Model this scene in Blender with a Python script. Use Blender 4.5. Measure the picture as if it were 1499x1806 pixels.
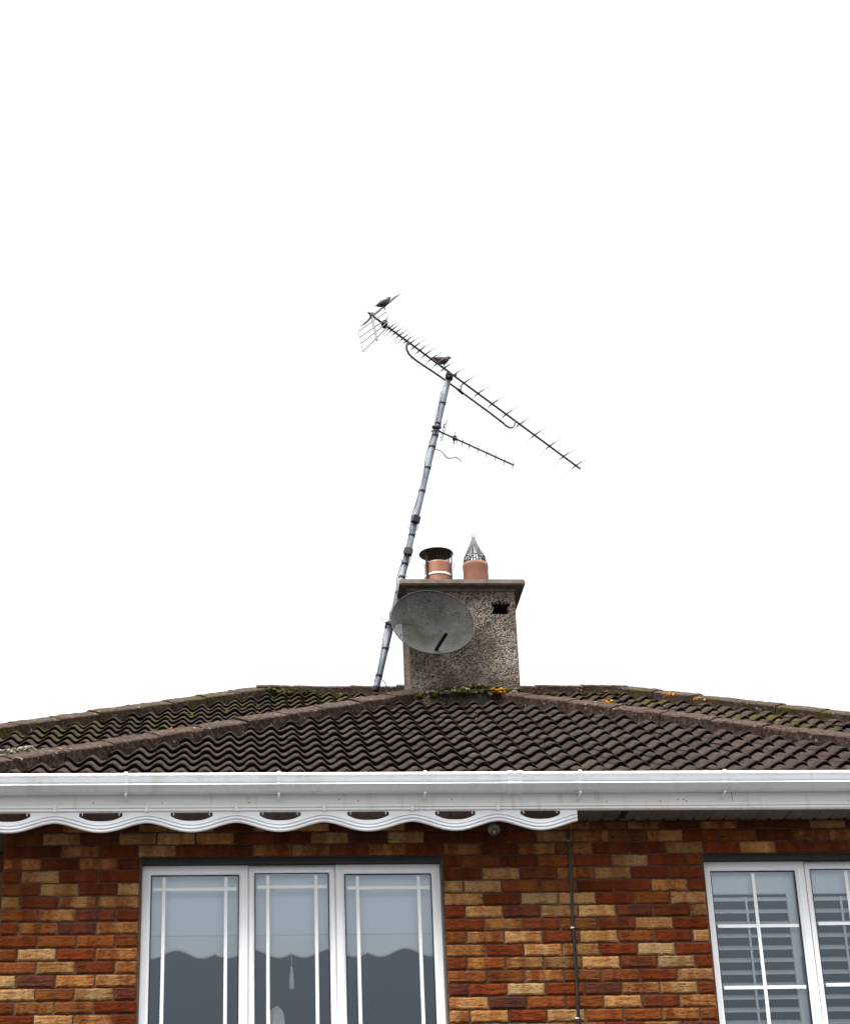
import bpy, bmesh, math, random
from mathutils import Vector, Matrix, noise
R = math.radians
random.seed(7)
for o in list(bpy.data.objects): bpy.data.objects.remove(o)
scn = bpy.context.scene
col = scn.collection

# ------------------------------------------------------------------ camera
FPX, PITCH, ROLL, YAW, CX, CY, IW, IH = 3400., 25.4, 1.5, 4.1, 640., 903., 1499., 1806.
_p, _r, _y = R(PITCH), R(ROLL), R(YAW)
FW = Vector((math.sin(_y)*math.cos(_p), math.cos(_y)*math.cos(_p), math.sin(_p)))
_rt = Vector((math.cos(_y), -math.sin(_y), 0)); _up = _rt.cross(FW)
RT = math.cos(_r)*_rt - math.sin(_r)*_up
UP = math.sin(_r)*_rt + math.cos(_r)*_up
cam_d = bpy.data.cameras.new('camera'); cam = bpy.data.objects.new('camera', cam_d); col.objects.link(cam)
cam.matrix_world = Matrix(((RT.x, UP.x, -FW.x, 0), (RT.y, UP.y, -FW.y, 0), (RT.z, UP.z, -FW.z, 0), (0, 0, 0, 1)))
cam_d.sensor_fit = 'HORIZONTAL'; cam_d.sensor_width = 36; cam_d.lens = FPX/IW*36
cam_d.shift_x = (IW/2-CX)/IW; cam_d.shift_y = -(IH/2-CY)/IW
cam_d.clip_start = .05; cam_d.clip_end = 3000
scn.camera = cam

# ------------------------------------------------------------------ world, sun, exposure
SUN_EL, SUN_AZ = 58., 226.      # azimuth of the sun, degrees clockwise from +Y
w = bpy.data.worlds.new('World'); scn.world = w; w.use_nodes = True
nt = w.node_tree; nt.nodes.clear(); N = nt.nodes.new; L = nt.links.new
out = N('ShaderNodeOutputWorld'); bg = N('ShaderNodeBackground'); bg.inputs['Strength'].default_value = .15
sky = N('ShaderNodeTexSky'); sky.sky_type = 'NISHITA'; sky.sun_disc = False
sky.sun_elevation = R(SUN_EL); sky.sun_rotation = R(SUN_AZ); sky.dust_density = 4
hs = N('ShaderNodeHueSaturation'); hs.inputs['Saturation'].default_value = .25; L(sky.outputs[0], hs.inputs['Color'])
tc = N('ShaderNodeTexCoord'); sx = N('ShaderNodeSeparateXYZ'); L(tc.outputs['Generated'], sx.inputs[0])
mr = N('ShaderNodeMapRange'); mr.inputs[1].default_value = .66; mr.inputs[2].default_value = .92
mr.inputs[3].default_value = 2.95; mr.inputs[4].default_value = 42.; L(sx.outputs['Z'], mr.inputs[0])   # overcast dome, brighter overhead
cl = N('ShaderNodeVectorMath'); cl.operation = 'SCALE'; cl.inputs[0].default_value = (.985, 1.0, 1.03); 
mh = N('ShaderNodeMapRange'); mh.inputs[1].default_value = .08; mh.inputs[2].default_value = .30; mh.inputs[3].default_value = .32; mh.inputs[4].default_value = 1; L(sx.outputs['Z'], mh.inputs[0])   # murk along the horizon
mm = N('ShaderNodeMath'); mm.operation = 'MULTIPLY'; L(mr.outputs[0], mm.inputs[0]); L(mh.outputs[0], mm.inputs[1]); L(mm.outputs[0], cl.inputs['Scale'])
mx = N('ShaderNodeMix'); mx.data_type = 'RGBA'; mx.inputs[0].default_value = .85
L(hs.outputs[0], mx.inputs[6]); L(cl.outputs[0], mx.inputs[7]); L(mx.outputs[2], bg.inputs['Color']); L(bg.outputs[0], out.inputs[0])
sd = bpy.data.lights.new('sun', 'SUN'); sd.energy = 1.5; sd.angle = R(18); sd.color = (1, .97, .92)
sun = bpy.data.objects.new('sun', sd); col.objects.link(sun)
sv = Vector((math.sin(R(SUN_AZ))*math.cos(R(SUN_EL)), math.cos(R(SUN_AZ))*math.cos(R(SUN_EL)), math.sin(R(SUN_EL))))
sun.rotation_euler = sv.to_track_quat('Z', 'Y').to_euler(); sun.location = (-6, -4, 12)
vs = scn.view_settings; vs.view_transform = 'Standard'; vs.look = 'None'; vs.exposure = 1.4; vs.gamma = 1; vs.use_curve_mapping = False
scn.cycles.max_bounces = 8

# ------------------------------------------------------------------ helpers
def ray(x, y): return FW + (x-CX)/FPX*RT - (y-CY)/FPX*UP
def P(x, y, Y):                       # the point at distance Y that shows at photo position x, y
    r = ray(x, y); return r*(Y/r.y)
def proj(p):
    d = p.dot(FW); return (CX+FPX*p.dot(RT)/d, CY-FPX*p.dot(UP)/d)
def on_line(A, B, px):
    lo, hi = -.2, 1.2
    for _ in range(40):
        m = (lo+hi)/2
        if proj(A.lerp(B, m))[0] < px: lo = m
        else: hi = m
    return A.lerp(B, lo)
def rn(a, b): return random.uniform(a, b)

class MB:
    def __init__(s): s.v = []; s.f = []; s.sm = []; s.at = {}
    def quad_grid(s, rows, smooth=False, closed=False):
        b = len(s.v); n = len(rows[0])
        for r in rows: s.v.extend([Vector(p) for p in r])
        for i in range(len(rows)-1):
            for j in range(n if closed else n-1):
                k = (j+1) % n
                s.f.append((b+i*n+j, b+i*n+k, b+(i+1)*n+k, b+(i+1)*n+j)); s.sm.append(smooth)
    def face(s, pts):
        b = len(s.v); s.v.extend([Vector(p) for p in pts]); s.f.append(tuple(range(b, b+len(pts)))); s.sm.append(False)
    def box(s, a, b, bev=0):
        x0, y0, z0 = a; x1, y1, z1 = b
        if bev <= 0:
            i = len(s.v)
            s.v.extend(Vector(p) for p in ((x0,y0,z0),(x1,y0,z0),(x1,y1,z0),(x0,y1,z0),(x0,y0,z1),(x1,y0,z1),(x1,y1,z1),(x0,y1,z1)))
            for f in ((0,3,2,1),(4,5,6,7),(0,1,5,4),(1,2,6,5),(2,3,7,6),(3,0,4,7)): s.f.append(tuple(i+k for k in f)); s.sm.append(False)
        else:
            bm = bmesh.new(); bmesh.ops.create_cube(bm, size=1)
            bmesh.ops.scale(bm, vec=(x1-x0, y1-y0, z1-z0), verts=bm.verts)
            bmesh.ops.translate(bm, vec=((x0+x1)/2, (y0+y1)/2, (z0+z1)/2), verts=bm.verts)
            bmesh.ops.bevel(bm, geom=bm.edges[:], offset=bev, segments=2, affect='EDGES')
            s.add_bm(bm)
    def add_bm(s, bm, smooth=False):
        b = len(s.v); bm.verts.ensure_lookup_table(); bm.verts.index_update()
        s.v.extend(v.co.copy() for v in bm.verts)
        for f in bm.faces: s.f.append(tuple(b+v.index for v in f.verts)); s.sm.append(smooth)
        bm.free()
    def tube(s, pts, r, n=8, caps=True, squash=None):
        pts = [Vector(p) for p in pts]; m = len(pts)
        rr = r if isinstance(r, (list, tuple)) else [r]*m
        t0 = (pts[1]-pts[0]).normalized()
        u = t0.orthogonal().normalized() if squash is None else (squash - t0*squash.dot(t0)).normalized()
        rows = []
        for i in range(m):
            t = (pts[min(i+1, m-1)]-pts[max(i-1, 0)]).normalized()
            u = (u - t*u.dot(t)).normalized(); w_ = t.cross(u)
            rows.append([pts[i] + (u*math.cos(a)+w_*math.sin(a))*rr[i] for a in (2*math.pi*k/n for k in range(n))])
        s.quad_grid(rows, True, True)
        if caps: s.face(rows[0][::-1]); s.face(rows[-1])
    def lathe(s, base, prof, n=32, axis=Vector((0, 0, 1))):
        u = axis.orthogonal().normalized(); w_ = axis.cross(u)
        rows = [[Vector(base)+axis*h+(u*math.cos(a)+w_*math.sin(a))*r for a in (2*math.pi*k/n for k in range(n))] for r, h in prof]
        s.quad_grid(rows, True, True)
    def extrude_x(s, prof, x0, x1, caps=True, seg=1):     # prof: closed list of (y, z)
        rows = [[(x0+(x1-x0)*i/seg, y, z) for y, z in prof] for i in range(seg+1)]
        s.quad_grid(rows, False, True)
        if caps: s.face(rows[0]); s.face(rows[-1][::-1])
    def ring(s, x0, x1, z0, z1, prof):                    # prof: (inset, y) loops of a mitred frame
        rows = [[(x0+i, y, z0+i), (x1-i, y, z0+i), (x1-i, y, z1-i), (x0+i, y, z1-i)] for i, y in prof]
        s.quad_grid(rows, False, True)
    def build(s, name, mat, parent=None, auto=True):
        me = bpy.data.meshes.new(name); ofs = WL.get(parent.name, Vector()) if parent else Vector()
        me.from_pydata([v-ofs for v in s.v], [], s.f); me.update()
        for p, sm in zip(me.polygons, s.sm): p.use_smooth = sm
        for an, vals in s.at.items():
            a = me.attributes.new(an, 'FLOAT_COLOR', 'POINT')
            a.data.foreach_set('color', [c for v in vals for c in v])
        if auto:
            bm = bmesh.new(); bm.from_mesh(me); bmesh.ops.recalc_face_normals(bm, faces=bm.faces); bm.to_mesh(me); bm.free()
        me.materials.append(mat)
        o = bpy.data.objects.new(name, me); col.objects.link(o)
        if parent:
            o.parent = parent
            if parent.type == 'EMPTY': WL[o.name] = ofs
            else: WL[o.name] = ofs
        return o
WL = {}
def empty(name, loc, label, cat, group=None):
    o = bpy.data.objects.new(name, None); col.objects.link(o); o.location = loc; o.empty_display_size = .1
    WL[o.name] = Vector(loc); tag(o, label, cat, group); return o
def tag(o, label=None, cat=None, group=None, kind=None):
    if label: o['label'] = label
    if cat: o['category'] = cat
    if group: o['group'] = group
    if kind: o['kind'] = kind

# ------------------------------------------------------------------ materials
class NT:
    def __init__(s, name):
        s.m = bpy.data.materials.new(name); s.m.use_nodes = True; s.t = s.m.node_tree; s.t.nodes.clear()
        s.o = s.n('ShaderNodeOutputMaterial'); s.b = s.n('ShaderNodeBsdfPrincipled'); s.l(s.b.outputs[0], s.o.inputs[0])
        s.tc = s.n('ShaderNodeTexCoord').outputs['Object']
    def n(s, k): return s.t.nodes.new(k)
    def l(s, a, b): s.t.links.new(a, b)
    def scaled(s, v):
        m = s.n('ShaderNodeMapping'); s.l(s.tc, m.inputs[0]); m.inputs['Scale'].default_value = v; return m.outputs[0]
    def noise(s, sc, det=4, rough=.55, vec=None, dist=0):
        n = s.n('ShaderNodeTexNoise'); n.inputs['Scale'].default_value = sc; n.inputs['Detail'].default_value = det
        n.inputs['Roughness'].default_value = rough; n.inputs['Distortion'].default_value = dist
        s.l(vec or s.tc, n.inputs['Vector']); return n.outputs['Fac']
    def vor(s, sc, feat='F1', vec=None, what='Distance'):
        n = s.n('ShaderNodeTexVoronoi'); n.feature = feat; n.inputs['Scale'].default_value = sc; s.l(vec or s.tc, n.inputs['Vector']); return n.outputs[what]
    def ramp(s, fac, stops):
        r = s.n('ShaderNodeValToRGB'); s.l(fac, r.inputs[0]); e = r.color_ramp.elements
        while len(e) < len(stops): e.new(.5)
        for k, (p, c) in zip(e, stops):
            k.position = p; k.color = (c, c, c, 1) if isinstance(c, (int, float)) else (*c, 1)
        return r.outputs[0]
    def mix(s, f, a, b, mode='MIX'):
        m = s.n('ShaderNodeMix'); m.data_type = 'RGBA'; m.blend_type = mode
        for i, x in ((0, f), (6, a), (7, b)):
            if hasattr(x, 'links'): s.l(x, m.inputs[i])
            elif i == 0: m.inputs[0].default_value = x
            else: m.inputs[i].default_value = (*x, 1)
        return m.outputs[2]
    def math(s, op, a, b=0):
        m = s.n('ShaderNodeMath'); m.operation = op
        for i, x in ((0, a), (1, b)):
            if hasattr(x, 'links'): s.l(x, m.inputs[i])
            else: m.inputs[i].default_value = x
        return m.outputs[0]
    def attr(s, name):
        a = s.n('ShaderNodeAttribute'); a.attribute_name = name; return a.outputs['Color']
    def color(s, c):
        if hasattr(c, 'links'): s.l(c, s.b.inputs['Base Color'])
        else: s.b.inputs['Base Color'].default_value = (*c, 1)
    def bump(s, h, dist=.002, st=1):
        b = s.n('ShaderNodeBump'); b.inputs['Distance'].default_value = dist; b.inputs['Strength'].default_value = st
        s.l(h, b.inputs['Height']); s.l(b.outputs[0], s.b.inputs['Normal'])
    def rough(s, r, spec=.5, metal=0):
        if hasattr(r, 'links'): s.l(r, s.b.inputs['Roughness'])
        else: s.b.inputs['Roughness'].default_value = r
        s.b.inputs['Specular IOR Level'].default_value = spec; s.b.inputs['Metallic'].default_value = metal
        return s.m

def dirty(name, c, c2, sc=6, rough=.5, spec=.4, metal=0, lo=.45, hi=.75, bump=.0006, streak=(1, 1, 1)):
    t = NT(name); v = t.scaled(streak); n = t.noise(sc, 6, .6, v)
    t.color(t.mix(t.ramp(n, [(lo, 0), (hi, 1)]), c, c2)); t.bump(t.noise(sc*18, 3), bump); return t.rough(rough, spec, metal)

M = {}
M['upvc'] = dirty('white_plastic', (.77, .78, .79), (.58, .58, .55), 5, .35, .5, lo=.5, hi=.95, bump=.0002, streak=(1, 1, 4))
M['gutter'] = dirty('gutter_plastic', (.74, .75, .76), (.47, .47, .42), 5, .45, .3, lo=.52, hi=.95, bump=.0002, streak=(2.2, 1, .3))
M['upvc_fascia'] = dirty('white_fascia', (.83, .83, .81), (.42, .41, .36), 6, .4, .4, lo=.54, hi=.95, bump=.0003, streak=(2.5, 1, .35))
M['frame'] = dirty('window_plastic', (.83, .83, .845), (.66, .65, .64), 5, .35, .5, lo=.5, hi=1, bump=.0002)
M['bar'] = dirty('glazing_bar_white', (.86, .88, .88), (.8, .82, .82), 4, .4, .4, bump=.0001)
M['soffit'] = dirty('soffit_board', (.12, .092, .076), (.075, .057, .046), 9, .6, .3, streak=(1, .4, 1))  # shade under the eaves is put into this dark brown
M['black'] = dirty('black_rubber', (.008, .008, .009), (.016, .016, .016), 20, .6, .2)
M['lintel'] = dirty('lintel_dark', (.006, .005, .005), (.015, .011, .010), 14, .6, .3)
M['cable'] = dirty('cable_black', (.005, .005, .005), (.02, .018, .016), 30, .35, .5)
M['clip'] = dirty('clip_white', (.7, .7, .68), (.5, .5, .48), 30, .5)
M['galv'] = dirty('galvanised_steel', (.22, .24, .27), (.12, .135, .155), 16, .5, .5, .35, lo=.35, hi=.7, streak=(1, 1, .35))
M['alu'] = dirty('weathered_aluminium', (.075, .078, .08), (.04, .042, .045), 18, .5, .4, .3)
M['alu_thin'] = dirty('thin_rod', (.12, .12, .12), (.07, .07, .07), 18, .5, .4, .3)
M['box'] = dirty('box_grey_black', (.028, .028, .031), (.014, .014, .016), 20, .6, .2)
M['terracotta'] = dirty('terracotta', (.185, .078, .044), (.095, .040, .025), 7, .75, .3, lo=.35, hi=.75, bump=.001, streak=(1, 1, .5))
M['copper'] = dirty('cowl_metal', (.24, .105, .060), (.14, .058, .034), 8, .38, .5, .25, streak=(1, 1, .4))
M['cowl_dark'] = dirty('cowl_sooty', (.028, .014, .011), (.012, .007, .006), 14, .5, .4, .2)
M['band'] = dirty('cowl_band_bright', (.85, .75, .62), (.7, .58, .45), 12, .25, .6, .3)
M['wire'] = dirty('rusty_wire', (.085, .078, .082), (.035, .03, .033), 40, .5, .5, .4)
M['concrete'] = dirty('weathered_concrete', (.19, .155, .128), (.105, .083, .068), 14, .95, .04, lo=.35, hi=.7, bump=.002)
M['cam_shaded'] = dirty('camera_housing', (.22, .20, .18), (.16, .15, .13), 12, .4, .4)  # white housing darkened to grey-brown, eave shade put into its colour
M['lens'] = dirty('lens_dark', (.008, .008, .01), (.012, .012, .014), 8, .1, .6)
M['hem'] = dirty('hem_braid', (.95, .93, .86), (.9, .88, .80), 60, .8, .2)
M['tassel'] = dirty('tassel_cotton', (.88, .88, .82), (.66, .66, .60), 60, .9, .1, streak=(1, 1, .15))
M['ornament'] = dirty('white_cloth', (.92, .94, .93), (.75, .79, .79), 22, .7, .2)
M['shutter'] = dirty('shutter_paint', (.88, .90, .91), (.84, .86, .87), 6, .4, .4, bump=.0001)
M['room'] = dirty('room_wall', (.13, .165, .215), (.11, .14, .18), 2, .9, .1)  # blue of the sky reflection in the panes put into the wall colour
M['handle'] = dirty('handle_dark', (.02, .022, .025), (.04, .04, .04), 20, .4, .4)

t = NT('blind_fabric'); n = t.noise(3, 2); t.color(t.mix(n, (.90, .92, .93), (.92, .94, .95)))
t.bump(t.noise(300, 2), .0004); M['blind'] = t.rough(.9, .1)

# glass: thin pane, clear with its Fresnel reflection
t = NT('window_glass'); t.t.nodes.remove(t.b)
tr = t.n('ShaderNodeBsdfTransparent'); tr.inputs[0].default_value = (.95, .98, .985, 1)
gl = t.n('ShaderNodeBsdfGlossy'); gl.inputs['Roughness'].default_value = .0; gl.inputs['Color'].default_value = (.72, .84, .97, 1)
fr = t.n('ShaderNodeFresnel'); fr.inputs[0].default_value = 1.5
ms = t.n('ShaderNodeMixShader'); fm = t.math('MULTIPLY', fr.outputs[0], 3.0)
t.l(fm, ms.inputs[0]); t.l(tr.outputs[0], ms.inputs[1]); t.l(gl.outputs[0], ms.inputs[2]); t.l(ms.outputs[0], t.o.inputs[0]); M['glass'] = t.m

# brick: each brick carries its own two fired tones; bands and creases are burnt into it
t = NT('brick_faces')
band = t.noise(9, 2, .5, t.scaled((1, 1, .12)), .3); blot = t.noise(30, 5, .65)
f = t.ramp(t.math('ADD', t.math('MULTIPLY', band, .65), t.math('MULTIPLY', blot, .35)), [(.42, 0), (.58, 1)])
base = t.mix(f, t.attr('tone_a'), t.attr('tone_b'))
grain = t.ramp(t.noise(150, 5, .7), [(.3, .62), (.7, 1.25)])
base = t.mix(1, base, grain, 'MULTIPLY')
cre = t.noise(20, 5, .68, t.scaled((1, 1, 4.2)), .8)
base = t.mix(t.ramp(cre, [(.30, .9), (.44, 0)]), base, (.035, .014, .008))
pale = t.ramp(t.noise(26, 4, .6, t.scaled((1, 1, 2.6))), [(.64, 0), (.74, .4)])
base = t.mix(pale, base, (.27, .14, .058))
t.color(base); t.bump(t.math('ADD', cre, t.math('MULTIPLY', t.noise(170, 4, .7), .45)), .006); M['brick'] = t.rough(.95, .04)
t = NT('mortar'); t.color(t.mix(t.ramp(t.noise(14, 5, .6), [(.35, 0), (.65, 1)]), (.052, .029, .018), (.092, .056, .037)))
t.bump(t.noise(260, 3), .002); M['mortar'] = t.rough(.95, .1)
# brick pattern for the walls nobody sees closely
t = NT('brick_plain'); bt = t.n('ShaderNodeTexBrick'); bt.offset = .5
cx_ = t.n('ShaderNodeSeparateXYZ'); t.l(t.tc, cx_.inputs[0]); cb = t.n('ShaderNodeCombineXYZ')
t.l(t.math('ADD', cx_.outputs[0], cx_.outputs[1]), cb.inputs[0]); t.l(cx_.outputs[2], cb.inputs[1]); t.l(cb.outputs[0], bt.inputs[0])
for k, v in (('Scale', 1), ('Brick Width', .225), ('Row Height', .075), ('Mortar Size', .006)): bt.inputs[k].default_value = v
bt.inputs['Color1'].default_value = (.12, .033, .014, 1); bt.inputs['Color2'].default_value = (.30, .17, .06, 1); bt.inputs['Mortar'].default_value = (.08, .06, .05, 1)
t.color(bt.outputs[0]); M['brick_plain'] = t.rough(.9, .2)

def tile_mat(name, moss):
    t = NT(name)
    n1 = t.noise(7, 5, .6); n2 = t.noise(45, 5, .7); sp = t.noise(120, 3, .7)
    c = t.mix(t.ramp(n1, [(.35, 0), (.65, 1)]), (.0125, .0085, .0068), (.0225, .0158, .0128))
    c = t.mix(t.ramp(n2, [(.46, 0), (.68, .8)]), c, (.046, .034, .028))
    tone = t.attr('tone'); c = t.mix(1, c, tone, 'MULTIPLY')
    c = t.mix(t.ramp(sp, [(.64, 0), (.70, .7)]), c, (.10, .083, .070))
    li = t.vor(9); c = t.mix(t.ramp(t.math('ADD', li, t.math('MULTIPLY', n2, .25)), [(.13, .8), (.17, 0)]), c, (.14, .12, .10))
    if moss:
        m = t.math('ADD', t.noise(2.6, 3, .5), t.math('MULTIPLY', t.noise(28, 4, .7), .35))
        c = t.mix(t.ramp(m, [(.68, 0), (.80, .8)]), c, t.mix(n2, (.018, .017, .004), (.045, .038, .008)))
        c = t.mix(t.ramp(t.noise(11, 3, .5, t.scaled((1, 1.3, 1))), [(.72, 0), (.76, .8)]), c, (.30, .13, .03))
    t.color(c); t.bump(t.math('ADD', sp, n2), .003); return t.rough(.95, .03)
M['tile'] = tile_mat('concrete_tile', False); M['tile_moss'] = tile_mat('mossy_concrete_tile', True)
def cap_mat(name, moss):
    t = NT(name); n1 = t.noise(5, 5, .6); n2 = t.noise(38, 5, .7); sp = t.noise(110, 3, .7)
    c = t.mix(t.ramp(n1, [(.35, 0), (.65, 1)]), (.024, .0140, .0100), (.043, .0275, .0210))
    c = t.mix(t.ramp(n2, [(.44, 0), (.62, .8)]), c, (.080, .060, .048))
    c = t.mix(t.ramp(sp, [(.64, 0), (.70, .55)]), c, (.10, .078, .062))
    c = t.mix(t.ramp(t.noise(60, 4, .7), [(.36, .9), (.46, 0)]), c, (.018, .012, .009))
    li = t.vor(7.5); c = t.mix(t.ramp(t.math('ADD', li, t.math('MULTIPLY', n2, .3)), [(.19, .9), (.23, 0)]), c, (.24, .21, .175))
    l2 = t.vor(15, vec=t.scaled((1, .9, 1.1))); c = t.mix(t.ramp(t.math('ADD', l2, t.math('MULTIPLY', n2, .4)), [(.30, .8), (.35, 0)]), c, (.18, .15, .12))
    c = t.mix(t.ramp(t.noise(6.5, 4, .55, t.scaled((1.4, 1, 1.2))), [(.69, 0), (.74, .75)]), c, (.22, .09, .025))
    if moss:
        m = t.math('ADD', t.noise(3.4, 3, .5), t.math('MULTIPLY', n2, .3))
        c = t.mix(t.ramp(m, [(.66, 0), (.78, .75)]), c, (.040, .034, .008))
    t.color(c); t.bump(t.math('ADD', sp, n2), .011); return t.rough(.95, .03)
M['cap'] = cap_mat('hip_tile', False); M['cap_moss'] = cap_mat('mossy_hip_tile', True)

# pebble dash
t = NT('pebble_dash'); v1 = t.vor(115, what='Color'); d1 = t.vor(115)
g = t.n('ShaderNodeSeparateColor'); t.l(v1, g.inputs[0])
c = t.ramp(g.outputs[0], [(.05, (.034, .027, .021)), (.28, (.10, .080, .062)), (.58, (.235, .190, .150)), (.95, (.38, .315, .255))])
big = t.noise(2.6, 5, .6); sz = t.n('ShaderNodeSeparateXYZ'); t.l(t.tc, sz.inputs[0])
c = t.mix(t.ramp(big, [(.42, .72), (.62, 0)]), c, (.04, .033, .027), 'MIX')
c = t.mix(t.ramp(t.noise(5, 4, .6, t.scaled((1, 1, .35))), [(.58, 0), (.75, .5)]), c, (.42, .35, .28))
t.color(c); t.bump(t.math('MULTIPLY', t.math('SUBTRACT', .6, d1), 1), .012); M['pebble'] = t.rough(.95, .05)

# perforated dish
t = NT('perforated_dish'); n1 = t.noise(5, 5, .6); n2 = t.noise(60, 4, .7)
c = t.mix(t.ramp(n1, [(.35, 0), (.65, 1)]), (.034, .0345, .032), (.020, .0205, .0175))
c = t.mix(t.ramp(t.math('ADD', n1, t.math('MULTIPLY', n2, .5)), [(.78, 0), (.92, .85)]), c, (.012, .014, .008))
c = t.mix(t.ramp(t.noise(28, 4, .7), [(.57, 0), (.64, .85)]), c, (.008, .009, .006))
t.color(c); t.rough(.8, .08, 0)
tr = t.n('ShaderNodeBsdfTransparent'); ms = t.n('ShaderNodeMixShader')
dots = t.ramp(t.vor(230), [(.26, .9), (.38, 0)]); t.l(dots, ms.inputs[0]); t.l(t.b.outputs[0], ms.inputs[1]); t.l(tr.outputs[0], ms.inputs[2]); t.l(ms.outputs[0], t.o.inputs[0]); M['dish'] = t.m

t = NT('moss'); t.color(t.mix(t.ramp(t.noise(30, 4, .6), [(.35, 0), (.65, 1)]), (.016, .016, .004), (.085, .070, .015)))
t.bump(t.noise(150, 4), .006); M['moss'] = t.rough(.95, .1)
t = NT('lichen_orange'); t.color(t.mix(t.ramp(t.noise(45, 4, .6), [(.4, 0), (.6, 1)]), (.24, .10, .01), (.42, .22, .02)))
t.bump(t.noise(150, 4), .005); M['lichen'] = t.rough(.95, .1)
t = NT('lichen_pale'); t.color(t.mix(t.noise(45, 4, .6), (.14, .125, .09), (.30, .27, .21))); t.bump(t.noise(150, 4), .005); M['lichen_pale'] = t.rough(.95, .1)
t = NT('bird_feathers'); n = t.noise(90, 4, .7, t.scaled((1, 1, 2)))
t.color(t.mix(t.ramp(n, [(.35, 0), (.65, 1)]), t.attr('tone'), t.mix(.5, t.attr('tone'), (.03, .02, .018)))); M['bird'] = t.rough(.85, .2)
t = NT('ground_asphalt'); t.color(t.mix(t.noise(3, 6, .6), (.030, .030, .030), (.050, .048, .046))); t.bump(t.noise(200, 3), .003); M['ground'] = t.rough(.9, .2)

# ------------------------------------------------------------------ dimensions
GZ = -1.6                       # ground below the camera
D = 11.075                      # front brick wall
EY = 10.845                     # fascia
ZS = 3.237                      # soffit / fascia bottom
XC = 1.64                       # middle of the projecting front
XL, XR = -1.35, 4.63            # brick wall corners
PT = R(27.5); TH = math.tan(PT)
TY, TZ = EY-.045, 3.425         # lower edge of the front tiles
HL, HR = -1.62, 4.90            # hip feet
RY, RZ = 16.2, 5.973            # main ridge
MEY = RY-(RZ-.075-TZ)/TH        # main eave
RX0, RX1 = .219, 3.45           # ends of the main ridge
HEAD = 3.033

# ------------------------------------------------------------------ ground
mb = MB(); mb.quad_grid([[(-900+i*150, -900+j*150, GZ) for i in range(13)] for j in range(13)])
g = mb.build('ground', M['ground']); tag(g, 'dark asphalt ground in front of the house', 'ground', kind='structure')

# ------------------------------------------------------------------ house
house = empty('house', (XC, D, GZ), 'brown and buff brick house with a dark wavy tiled hipped roof and white gutter', 'house')

TONES = {'r': ((.120, .027, .009), (.075, .017, .006)), 'o': ((.158, .050, .014), (.100, .027, .009)), 'd': ((.092, .027, .014), (.056, .018, .012)),
         'b': ((.325, .185, .076), (.215, .092, .030)), 'm': ((.245, .115, .040), (.118, .034, .010))}
LEFT = {-1: 'rrmr', 0: 'mrmr', 1: 'rbrr', 2: 'obrb', 3: 'brmm', 4: 'omdr', 5: 'rmdm', 6: 'rooo', 7: 'obrm', 8: 'obrm', 9: 'bdmm', 10: 'bobd', 11: 'rmor', 12: 'rbmr'}
RIGHT = {-1: 'mrmmrrbr', 0: 'rororbro', 1: 'rbombrr', 2: 'bboorrmr', 3: 'brbbrob', 4: 'rbdbbdrm', 5: 'rmrorbr', 6: 'ombrborb', 7: 'mrbmrbr', 8: 'rmmmbobr', 9: 'oomoormm', 10: 'drbrdmbr', 11: 'bdoobrm', 12: 'mbrboomo'}
TOP = 'brrmmrmr'
OPEN = [(-.555, 1.205), (2.765, 4.525)]; SILL = 1.86
def joint(n, row):                   # X of the n-th vertical joint in a course
    x = .2215*(n + (0 if row % 2 == 0 else .5)); return x - .025*max(0, min(1, (.9-x)/1.5))
wall = MB(); ta = []; tb = []
def brick(x0, x1, z0, z1, code, fine):
    A, B = TONES[code]; j = rn(.8, 1.22)
    h = rn(-.12, .12)
    a = [A[0]*j*(1+h), A[1]*j, A[2]*j*(1-h), 1]; b = [B[0]*j*(1+h), B[1]*j, B[2]*j*(1-h), 1]
    if random.random() < .3: a, b = b, a
    n0 = len(wall.v); g_ = .0048
    x0 += g_+rn(-.001, .0015); x1 -= g_+rn(-.001, .0015); z0 += g_+rn(-.0015, .001); z1 -= g_
    yo = D+rn(-.0015, .0015); tl = rn(-.004, .004)
    nx, nz = (max(6, int((x1-x0)*100)), 8) if fine else (1, 1)
    rows = []
    for k in range(nz+1):
        fz = k/nz; row = []
        for i in range(nx+1):
            fx = i/nx; x = x0+(x1-x0)*fx; z = z0+(z1-z0)*fz; y = yo+tl*(fx-.5)
            if fine:
                e = min(fx*(x1-x0), (1-fx)*(x1-x0), fz*(z1-z0), (1-fz)*(z1-z0))
                y += .0055*max(0, 1-e/.009)**2
                y += .0030*noise.noise(Vector((x*14, z*60, 3))) + .0024*noise.noise(Vector((x*60, z*90, 9)))
                if i in (0, nx): x += .0045*noise.noise(Vector((z*70, x*9, 1)))
                if k in (0, nz): z += .0045*noise.noise(Vector((x*45, z*9, 5)))
            row.append((x, y, z))
        rows.append(row)
    wall.quad_grid(rows, False)
    bd = rows[0]+[r[-1] for r in rows[1:]]+rows[-1][::-1][1:]+[r[0] for r in rows[::-1][1:-1]]
    wall.quad_grid([[(x, D+.03, z) for x, y, z in bd], bd], False, True)
    k = len(wall.v)-n0; ta.extend([a]*k); tb.extend([b]*k)
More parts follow.
